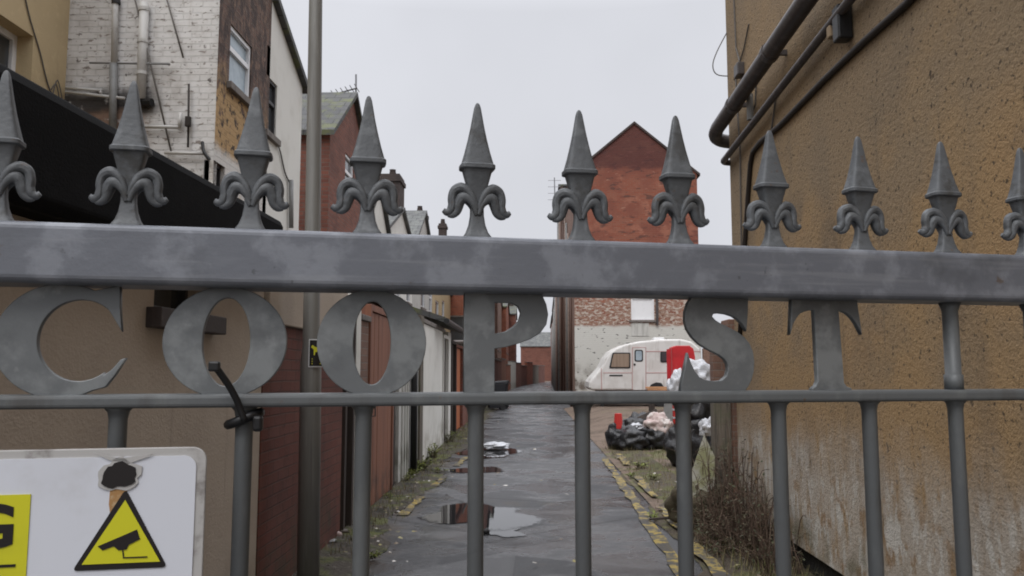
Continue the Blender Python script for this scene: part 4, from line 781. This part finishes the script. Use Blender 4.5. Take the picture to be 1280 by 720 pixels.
# ------------------------------------------------------------------ caravan
YV = 27.0; SC = YV/FPX
def cz_(zx, zy): p = onY(680+zx/5.141, 360+zy/5.143, YV); return (p.x, p.z)
cv = thing('caravan', 'old cream touring caravan with sloping front parked before the whitewashed gable', 'caravan', (4, YV+1, .25))
prof = [cz_(*p) for p in ((300, 658), (288, 640), (290, 605), (318, 570), (370, 512), (400, 450), (432, 408), (470, 384), (520, 362), (610, 343), (740, 330), (880, 328), (950, 345), (1000, 390), (1015, 450), (1012, 658))]
MB().prism([(x, YV, z) for x, z in prof], (0, 2.05, 0)).build('body', mt['caravan'], cv, bevel=.07, seg=3)
zb_c = prof[0][1]
def flat(name, pts, d, mat, parent, th=.02): return MB().prism([(cz_(*p)[0], YV-d, cz_(*p)[1]) for p in pts], (0, th, 0)).build(name, mt[mat], parent, bevel=.004)
f = flat('window', roundpoly([(418, 516), (440, 415), (555, 415), (555, 516)], 9), .02, 'rubber', cv); flat('pane', roundpoly([(429, 508), (447, 423), (547, 423), (547, 508)], 7), .028, 'tan_curtain', f, .01)
d_ = flat('door', roundpoly([(570, 655), (570, 385), (652, 385), (652, 655)], 8), .018, 'caravan', cv)
for pts in ([(566, 655), (566, 381), (570, 381), (570, 655)], [(652, 655), (652, 381), (656, 381), (656, 655)], [(570, 385), (570, 381), (652, 381), (652, 385)]): flat('door_trim', pts, .022, 'pinkstripe', d_, .02)
f = flat('window', roundpoly([(581, 474), (581, 397), (636, 397), (636, 474)], 14), .026, 'rubber', d_); 
flat('pane', roundpoly([(589, 466), (589, 405), (628, 405), (628, 466)], 10), .032, 'blind', d_, .01); flat('handle', [(575, 497), (575, 486), (588, 486), (588, 497)], .04, 'rubber', d_, .02)
f = flat('window', roundpoly([(747, 478), (747, 409), (850, 409), (850, 478)], 10), .02, 'rubber', cv); flat('pane', roundpoly([(756, 470), (756, 417), (842, 417), (842, 470)], 8), .028, 'glass', f, .01)
flat('stripe', [(652, 411), (652, 405), (1005, 405), (1005, 411)], .008, 'pinkstripe', cv); flat('stripe', [(380, 548), (380, 543), (565, 543), (565, 548)], .008, 'pinkstripe', cv); flat('stripe', [(656, 548), (656, 543), (1008, 543), (1008, 548)], .008, 'pinkstripe', cv)
flat('vent', [(420, 567), (420, 558), (505, 558), (505, 567)], .012, 'rubber', cv)
flat('front_trim', [(368, 655), (366, 515), (371, 515), (373, 655)], .008, 'pinkstripe', cv)
vx, vz = cz_(720, 329); MB().box((vx, YV+.5, vz-.03), (vx+.36, YV+.95, vz+.08)).build('roof_vent', mt['upvc'], cv, bevel=.015)
wx = cz_(735, 0)[0]
fa = flat('wheel_arch', roundpoly([(665, 662), (685, 622), (720, 606), (755, 610), (785, 662)], 8), .012, 'rubber', cv)
MB().tube([(wx, YV+.02, .56), (wx, YV+.2, .56)], .31, 20).build('wheel', mt['rubber'], cv, bevel=.03)
MB().box((prof[0][0]+.3, YV+.3, .62), (prof[-1][0]-.3, YV+1.8, zb_c-.01)).build('chassis', mt['rubber'], cv)
MB().tube([(prof[0][0]-.9, YV+1, .6), (prof[0][0]+.4, YV+1, .62)], .05, 8).build('tow_bar', mt['pipe'], cv)
for x_ in (prof[0][0]+.35, prof[-1][0]-.4): MB().box((x_, YV+.25, .2), (x_+.12, YV+.4, zb_c)).build('prop_leg', mt['rubber'], cv)
# red cabinet
rc = thing('red_cabinet', 'tall red metal cabinet with rounded top standing before the caravan', 'cabinet', (4.3, 24.6, .25))
def q_(px, py, Y): p = onY(px, py, Y); return (p.x, Y, p.z)
zg = .25
P = [q_(840, 434, 24.5), q_(846, 432, 24.5), q_(862, 432, 24.5), q_(867, 436, 24.5), q_(869, 446, 24.5)]
MB().prism(P + [(P[-1][0], 24.5, zg), (P[0][0], 24.5, zg)], (0, .5, 0)).build('body', mt['redcab'], rc, bevel=.02)
a, b = q_(832, 437, 24.45), q_(838.5, 435.5, 24.45); MB().add([(a[0], 24.3, zg), (b[0], 24.47, zg), (b[0], 24.47, b[2]), (a[0], 24.3, a[2]), (a[0], 24.27, zg), (b[0], 24.44, zg), (b[0], 24.44, b[2]), (a[0], 24.27, a[2])], [(0, 1, 2, 3), (7, 6, 5, 4), (0, 4, 5, 1), (1, 5, 6, 2), (2, 6, 7, 3), (3, 7, 4, 0)]).build('door', mt['redcab'], rc)
# orange planks beside caravan
for i, (px, py) in enumerate(((824, 487), (822, 484.5))):
    p = onY(px, py, 24.0-.3*i); t = thing('plank', ('lower' if i == 0 else 'upper') + ' raw orange plank of the two lying in front of the caravan', 'plank', (p.x, p.y, p.z-.06)); MB().rbox(p, (.7, .16, .05), R(5-9*i)).build('board', mt['plankorange'], t, bevel=.004)
    if i == 0: st = thing('timber_stack', 'dark low trestle under the orange planks', 'trestle', (p.x, p.y, .25)); MB().box((p.x-.3, p.y-.4, .2), (p.x-.2, p.y+.15, p.z-.03)).box((p.x+.2, p.y-.4, .2), (p.x+.3, p.y+.15, p.z-.03)).build('support', mt['wooddark'], st)

# ------------------------------------------------------------------ rubbish
from mathutils import noise as MN
def lump(name, label, cat, c, r, mat, seed, amp=.35, fr=2.2, group=None, flat_=True, sub=4):
    bm = bmesh.new(); bmesh.ops.create_icosphere(bm, subdivisions=sub, radius=1)
    for v in bm.verts:
        q = v.co.copy(); n1 = MN.noise(q*fr + V((seed*7.3, seed*3.1, 0))); n2 = abs(MN.noise(q*fr*2.3 + V((seed*3.3, 0, seed*5.1)))); n3 = abs(MN.noise(q*fr*5 + V((0, seed*2.1, seed)))) 
        k = 1 + amp*n1 - amp*.45*n2 - amp*.12*n3; v.co = V((q.x*r[0]*k, q.y*r[1]*k, q.z*r[2]*k))
    z0 = -r[2]*.7
    for v in bm.verts:
        if v.co.z < z0: v.co.z = z0 + (v.co.z-z0)*.1
    me = bpy.data.meshes.new(name); bm.to_mesh(me); bm.free(); me.materials.append(mt[mat])
    for p in me.polygons: p.use_smooth = True
    o = bpy.data.objects.new(name, me); link(o); o.location = (c[0], c[1], c[2]-z0*1.0); return tag(o, label, cat, group)
def gp(px, py): p = onZ(px, py, .02); return p
p = gp(790, 562); 
lump('bin_bag', 'long low black bin bag along the front of the rubbish heap', 'bin bag', (p.x-.02, p.y, .02), (.36, .28, .25), 'bag', 1)
lump('bin_bag', 'black bin bag under the pinkish cloth', 'bin bag', (p.x+.42, p.y+.1, .02), (.32, .3, .3), 'bag', 2)
lump('bin_bag', 'black bin bag at the back of the heap beneath the tilted board', 'bin bag', (p.x+.25, p.y+.75, .02), (.4, .3, .38), 'bag', 3)
lump('cloth_bundle', 'pink and white crumpled cloth on the bin bags', 'cloth', (p.x+.48, p.y+.02, .30), (.25, .18, .22), 'cloth', 4, .5)
lump('cloth_bundle', 'small white crumpled paper bundle on the low black bag', 'paper', (p.x+.10, p.y+.1, .36), (.14, .12, .08), 'sheet', 14, .5)
t = onY(773, 533, p.y+.1); bk = thing('red_tub', 'upturned red plastic tub standing on the left of the heap', 'tub', (t.x, t.y, t.z))
MB().loft([(t.z-.12, .095, .095), (t.z, .09, .09), (t.z+.21, .07, .07), (t.z+.24, .068, .068)], n=18, c=(t.x, t.y)).build('tub', mt['redplastic'], bk, smooth=False, bevel=.004)
MB().loft([(t.z-.13, .105, .105), (t.z-.10, .105, .105)], n=18, c=(t.x, t.y)).build('rim', mt['redplastic'], bk)
lump('bin_bag', 'small black bin bag under the red tub', 'bin bag', (t.x, t.y+.05, .02), (.24, .24, .30), 'bag', 6)
t = onY(812, 527, p.y+.6); bd = thing('broken_board', 'dark tilted board lying on the rubbish heap', 'board', (t.x, t.y, t.z)); MB().rbox(t, (.46, .05, .36), Matrix.Rotation(R(-24), 3, 'Y') @ Matrix.Rotation(R(-28), 3, 'X')).build('board', mt['wooddark'], bd, bevel=.006)
t = onY(836, 518, p.y+.5); bd = thing('metal_panel', 'upright pale grey panel behind the heap', 'panel', (t.x, t.y, t.z)); MB().rbox(t-V((0, 0, .15)), (.22, .05, .85), Matrix.Rotation(R(4), 3, 'Y')).build('panel', mt['pipe_grey'], bd, bevel=.006)
# taller heap by the gate post
q = onY(872, 520, 12.6)
for i, (dx, dy, r_, sd_, lb) in enumerate(((-.16, 0, (.38, .34, .48), 8, 'large black bin bag at the left foot of the tall heap'), (.28, .2, (.40, .36, .52), 9, 'large black bin bag at the right foot of the tall heap by the post'), (.05, .15, (.36, .34, .40), 10, 'black bin bag on top of the tall heap under the white sheet'))):
    lump('bin_bag', lb, 'bin bag', (q.x+dx, q.y+dy, .02 if i < 2 else .62), r_, 'bag', sd_)
t = onY(874, 466, 12.5); lump('plastic_sheet', 'white crumpled plastic sheet draped on the tall heap', 'plastic sheet', (t.x, t.y+.1, t.z-.26), (.26, .24, .27), 'sheet', 12, .5, 1.8)
t = onY(846, 480, 12.3); lump('plastic_bag', 'pale grey carrier bag left of the white sheet', 'bag', (t.x, t.y, t.z-.28), (.14, .16, .28), 'sheet', 15, .5, 2.4)
t = onY(884, 535, 12.2); lump('plastic_bag', 'small white carrier bag low on the tall heap', 'bag', (t.x-.03, t.y-.15, t.z-.1), (.12, .12, .15), 'sheet', 16, .5, 2.4)
t = onY(847, 516, 12.2); sb_ = thing('striped_bag', 'red and white striped bag leaning on the tall heap', 'bag', (t.x, t.y, t.z-.2))
MB().rbox(t, (.14, .12, .34), 0).build('body', mt['redplastic'], sb_, bevel=.03, seg=3)
for k in (-.07, .05): MB().rbox(t+V((0, 0, k)), (.144, .124, .025), 0).build('stripe', mt['sheet'], sb_)
# gate post of timber and leaning board
pp = onZ(900, 655); wp = thing('timber_post', 'old grey timber post standing at the corner of the brown building', 'post', (1.90, 8.02, 0))
MB().box((1.815, 7.95, 0), (1.985, 8.11, 1.30)).build('post', mt['woodgrey'], wp, bevel=.012); MB().box((1.82, 7.955, 1.303), (1.98, 8.105, 1.72)).build('post_top', mt['bbrick'], wp, bevel=.01)
bp = thing('brick_pier', 'narrow broken brick pier between timber post and brown wall', 'pier', (2.06, 8.1, 0)); MB().box((1.99, 8.0, 0), (2.16, 8.3, 2.0)).build('pier', mt['bbrick'], bp, bevel=.01)
b1 = [onY(px, py, 7.9) for px, py in ((879, 543), (891, 570), (889, 604), (863, 634), (856, 602))]
lb_ = thing('leaning_board', 'pale mossy broken board leaning against the timber post', 'board', (b1[3].x, 7.9, 0))
MB().prism([V((v.x, 7.78+.12*(v.z-.5)/.5, v.z)) for v in b1] , (.01, .03, 0)).build('board', mt['board'], lb_, bevel=.003)
lump('rubble_lump', 'dark earth clod propping the mossy board', 'clod', (b1[3].x+.08, 7.9, .0), (.28, .25, .28), 'verge', 17, .5)
for i, (px, py, a, lbl) in enumerate(((872, 640, 20, 'short pale stick lying by the brambles'), (838, 655, -8, 'thin dark stick across the yellow lines'))):
    t = gp(px, py); st = thing('stick', lbl, 'stick', (t.x, t.y, .05)); MB().tube([t+V((-.2*math.cos(R(a)), -.2*math.sin(R(a)), .04)), t+V((0, 0, .06)), t+V((.2*math.cos(R(a)), .2*math.sin(R(a)), .05))], [.012, .015, .008], 6).build('stick', mt['stem' if i == 0 else 'wooddark'], st)

# ------------------------------------------------------------------ plants
def leaf(mb, c, d, up_, ln, wd):
    s = d.cross(up_); s = s.normalized() if s.length > 1e-4 else V((1, 0, 0)); n = s.cross(d).normalized()
    mb.add([c, c+d*ln*.4+s*wd*.5+n*ln*.06, c+d*ln+n*-ln*.05, c+d*ln*.4-s*wd*.5+n*ln*.06], [(0, 1, 2, 3)])
def weed(label, c, r, h, n, seed, mat='leaf', group=None, name='weed'):
    rnd = random.Random(seed); t = thing(name, label, 'plant', c, group=group); lf = MB(); stm = MB(); c = V(c)
    for i in range(max(4, n//9)):
        a = rnd.uniform(0, 6.28); q = V((math.cos(a), math.sin(a), 0)); hh = h*rnd.uniform(.5, 1.1); tip = c+q*r*rnd.uniform(.2, 1)+Z3*hh
        pth = [c+q*r*.12, c.lerp(tip, .5)+Z3*hh*.12, tip]; stm.tube(pth, [.004, .003, .002], 4, cap=False)
        for k in range(9):
            f_ = rnd.uniform(.15, 1.0); b = pth[0].lerp(pth[1], f_*2) if f_ < .5 else pth[1].lerp(pth[2], f_*2-1)
            d = V((rnd.uniform(-1, 1), rnd.uniform(-1, 1), rnd.uniform(-.2, .7))).normalized(); leaf(lf, b, d, Z3, rnd.uniform(.03, .075)*(.6+r), rnd.uniform(.018, .04)*(.6+r))
    lf.build('leaves', mt[mat], t, fixn=False); stm.build('stems', mt['stem'], t, smooth=True); return t
wl = [((526, 588), .34, .20, 240, 'bright yellow green weed clump at the foot of the white boarded wall'), ((512, 594), .18, .10, 90, 'low dark weed beside the bright clump'), ((540, 572), .30, .22, 200, 'weed clump at the foot of the long white wall'), ((556, 552), .35, .25, 150, 'bushy weed near the far end of the long white wall'),
      ((497, 601), .14, .10, 70, 'small weed past the red brown door'), ((480, 622), .10, .06, 40, 'tiny weed at the foot of the red brown door'), ((467, 697), .12, .06, 60, 'low weed on the tarmac near the gate bar'), ((590, 528), .5, .3, 120, 'distant weed patch by the orange door'), ((548, 590), .16, .06, 70, 'flat weed growing on the left yellow line')]
for i, ((px, py), r_, h_, n_, lb) in enumerate(wl):
    p = gp(px, py); weed(lb, (max(p.x, -1.62), p.y, .015), r_, h_, n_, 40+i)
for i, ((px, py), r_, h_, n_) in enumerate((((800, 585), .25, .07, 130), ((788, 597), .14, .05, 60), ((815, 600), .2, .07, 80), ((822, 650), .14, .05, 60))):
    p = gp(px, py); weed(['mossy green weed just in front of the rubbish heap', 'small moss tuft between the yellow lines', 'low green weed right of the moss tuft', 'green tuft by the gap in the outer yellow line'][i], (p.x, p.y, .03), r_, h_, n_, 70+i)
# brambles along the brown wall
rnd = random.Random(12)
def bramble(label, c, rx, ry, h, ns, nl, seed):
    rnd = random.Random(seed); t = thing('bramble', label, 'plant', c); sm = MB(); lf = MB()
    for i in range(ns):
        b = V((c[0]+rnd.uniform(-rx, rx), c[1]+rnd.uniform(-ry, ry), .02)); hh = h*(.18+1.15*rnd.random()**2.2); a = rnd.uniform(0, 6.28); sp_ = rnd.uniform(.05, .35)
        tip = b+V((math.cos(a)*sp_*.8, math.sin(a)*sp_, hh*rnd.uniform(.6, 1))); tip.x = min(tip.x, 1.98); mid = b.lerp(tip, .55)+Z3*hh*.22; mid.x = min(mid.x, 1.98)
        pth = smoothpath([b, mid, tip], 3); sm.tube(pth, [.0045-.0004*k for k in range(len(pth))], 4, cap=False)
        for k in range(nl):
            q = pth[rnd.randrange(1, len(pth))]; d = V((rnd.uniform(-1, 1), rnd.uniform(-1, 1), rnd.uniform(-.6, .6))).normalized()
            if rnd.random() < .5: e = q+d*rnd.uniform(.05, .16); sm.tube([q, e], [.002, .001], 3, cap=False); q = e
            leaf(lf, q, d, Z3, rnd.uniform(.02, .045), rnd.uniform(.012, .028))
    sm.build('stems', mt['stem'], t, fixn=False, smooth=True); lf.build('leaves', mt['leaf_dark'], t, fixn=False)
bramble('tall dead brown bramble against the far end of the brown wall', (1.78, 7.3, .02), .19, .6, .85, 220, 4, 1)
bramble('dark bramble nearest the gate, against the brown wall', (1.83, 6.5, .02), .15, .6, .60, 200, 4, 2)
bramble('low bramble spreading onto the verge below the timber post', (1.62, 7.2, .02), .16, .7, .42, 150, 5, 4)
# grass blades: loose ground cover
gm = MB(); rnd = random.Random(9)
def blades(n, fx, fy, h):
    for i in range(n):
        y = fy(); x = fx(y); b = V((x, y, .01)); a = rnd.uniform(0, 6.28); hh = h*rnd.uniform(.4, 1.2); d = V((math.cos(a), math.sin(a), 0)); s = V((-d.y, d.x, 0))*.004
        gm.add([b-s, b+s, b+d*hh*.4+Z3*hh], [(0, 1, 2)])
blades(1500, lambda y: rnd.triangular(-1.7, -1.25, -1.68), lambda: rnd.uniform(6.5, 26), .10)
blades(1700, lambda y: rnd.triangular(1.35, 2.1, 1.9), lambda: rnd.uniform(4.2, 9), .14)
blades(1500, lambda y: rnd.uniform(1.45, 2.6), lambda: rnd.uniform(9, 17), .10)
tag(gm.build('grass', mt['grassdry'], None, fixn=False), kind='stuff')
# litter
lm = MB(); rnd = random.Random(21)
def scraps(n, fx, fy, s0, s1):
    for i in range(n):
        y = fy(); x = fx(y); s = rnd.uniform(s0, s1); a = rnd.uniform(0, 6.28); m3 = Matrix.Rotation(a, 3, 'Z') @ Matrix.Rotation(rnd.uniform(-.5, .5), 3, 'X')
        P = [V((x, y, .035+.3*s)) + m3 @ V((u*s*rnd.uniform(.6, 1.2), v*s*rnd.uniform(.4, 1), rnd.uniform(-.2, .2)*s)) for u, v in ((-1, -1), (1, -1), (1, 1), (-1, 1))]
        lm.quad(*P)
scraps(110, lambda y: rnd.triangular(-1.68, -1.0, -1.62), lambda: rnd.uniform(6.0, 13), .006, .022)
scraps(70, lambda y: rnd.triangular(-1.68, -1.2, -1.6), lambda: rnd.uniform(13, 30), .012, .04)
scraps(90, lambda y: rnd.triangular(1.3, 2.0, 1.6), lambda: rnd.uniform(4.5, 14), .008, .03)
scraps(60, lambda y: rnd.uniform(-1.2, 1.2), lambda: rnd.uniform(5.5, 24), .008, .03)
scraps(70, lambda y: rnd.uniform(1.6, 5), lambda: rnd.uniform(14, 26), .02, .07)
tag(lm.build('litter', mt['paper'], None, fixn=False), kind='stuff')
p = gp(421, 668)
for i in range(9):
    lump('rubble_stone', ['white stone lump', 'flat pale stone', 'grey rubble piece', 'small pale chip', 'rounded grey stone', 'cracked white stone', 'brown rubble piece', 'tiny white chip', 'low grey slab piece'][i] + ' in the rubble at the foot of the brick wall', 'stone', (p.x-.12+.05*(i % 3)*1.6+random.uniform(-.03, .03), p.y-.35+.22*(i//3)+random.uniform(-.05, .05), .02), (random.uniform(.03, .07), random.uniform(.03, .06), random.uniform(.02, .035)), ['sheet', 'stone', 'pipe_grey', 'sheet', 'stone', 'cloth', 'card', 'sheet', 'stone'][i], 30+i, .6, 1.5, sub=2)
p = gp(619, 561); lump('plastic_bag', 'flat white carrier bag lying in the far puddle', 'bag', (p.x, p.y, .02), (.24, .2, .07), 'sheet', 50, .6)
p = gp(601, 664); lump('puddle_stone', 'dark stone poking from the near puddle', 'stone', (p.x+.05, p.y, .0), (.035, .04, .03), 'rubber', 51, .5, sub=2)
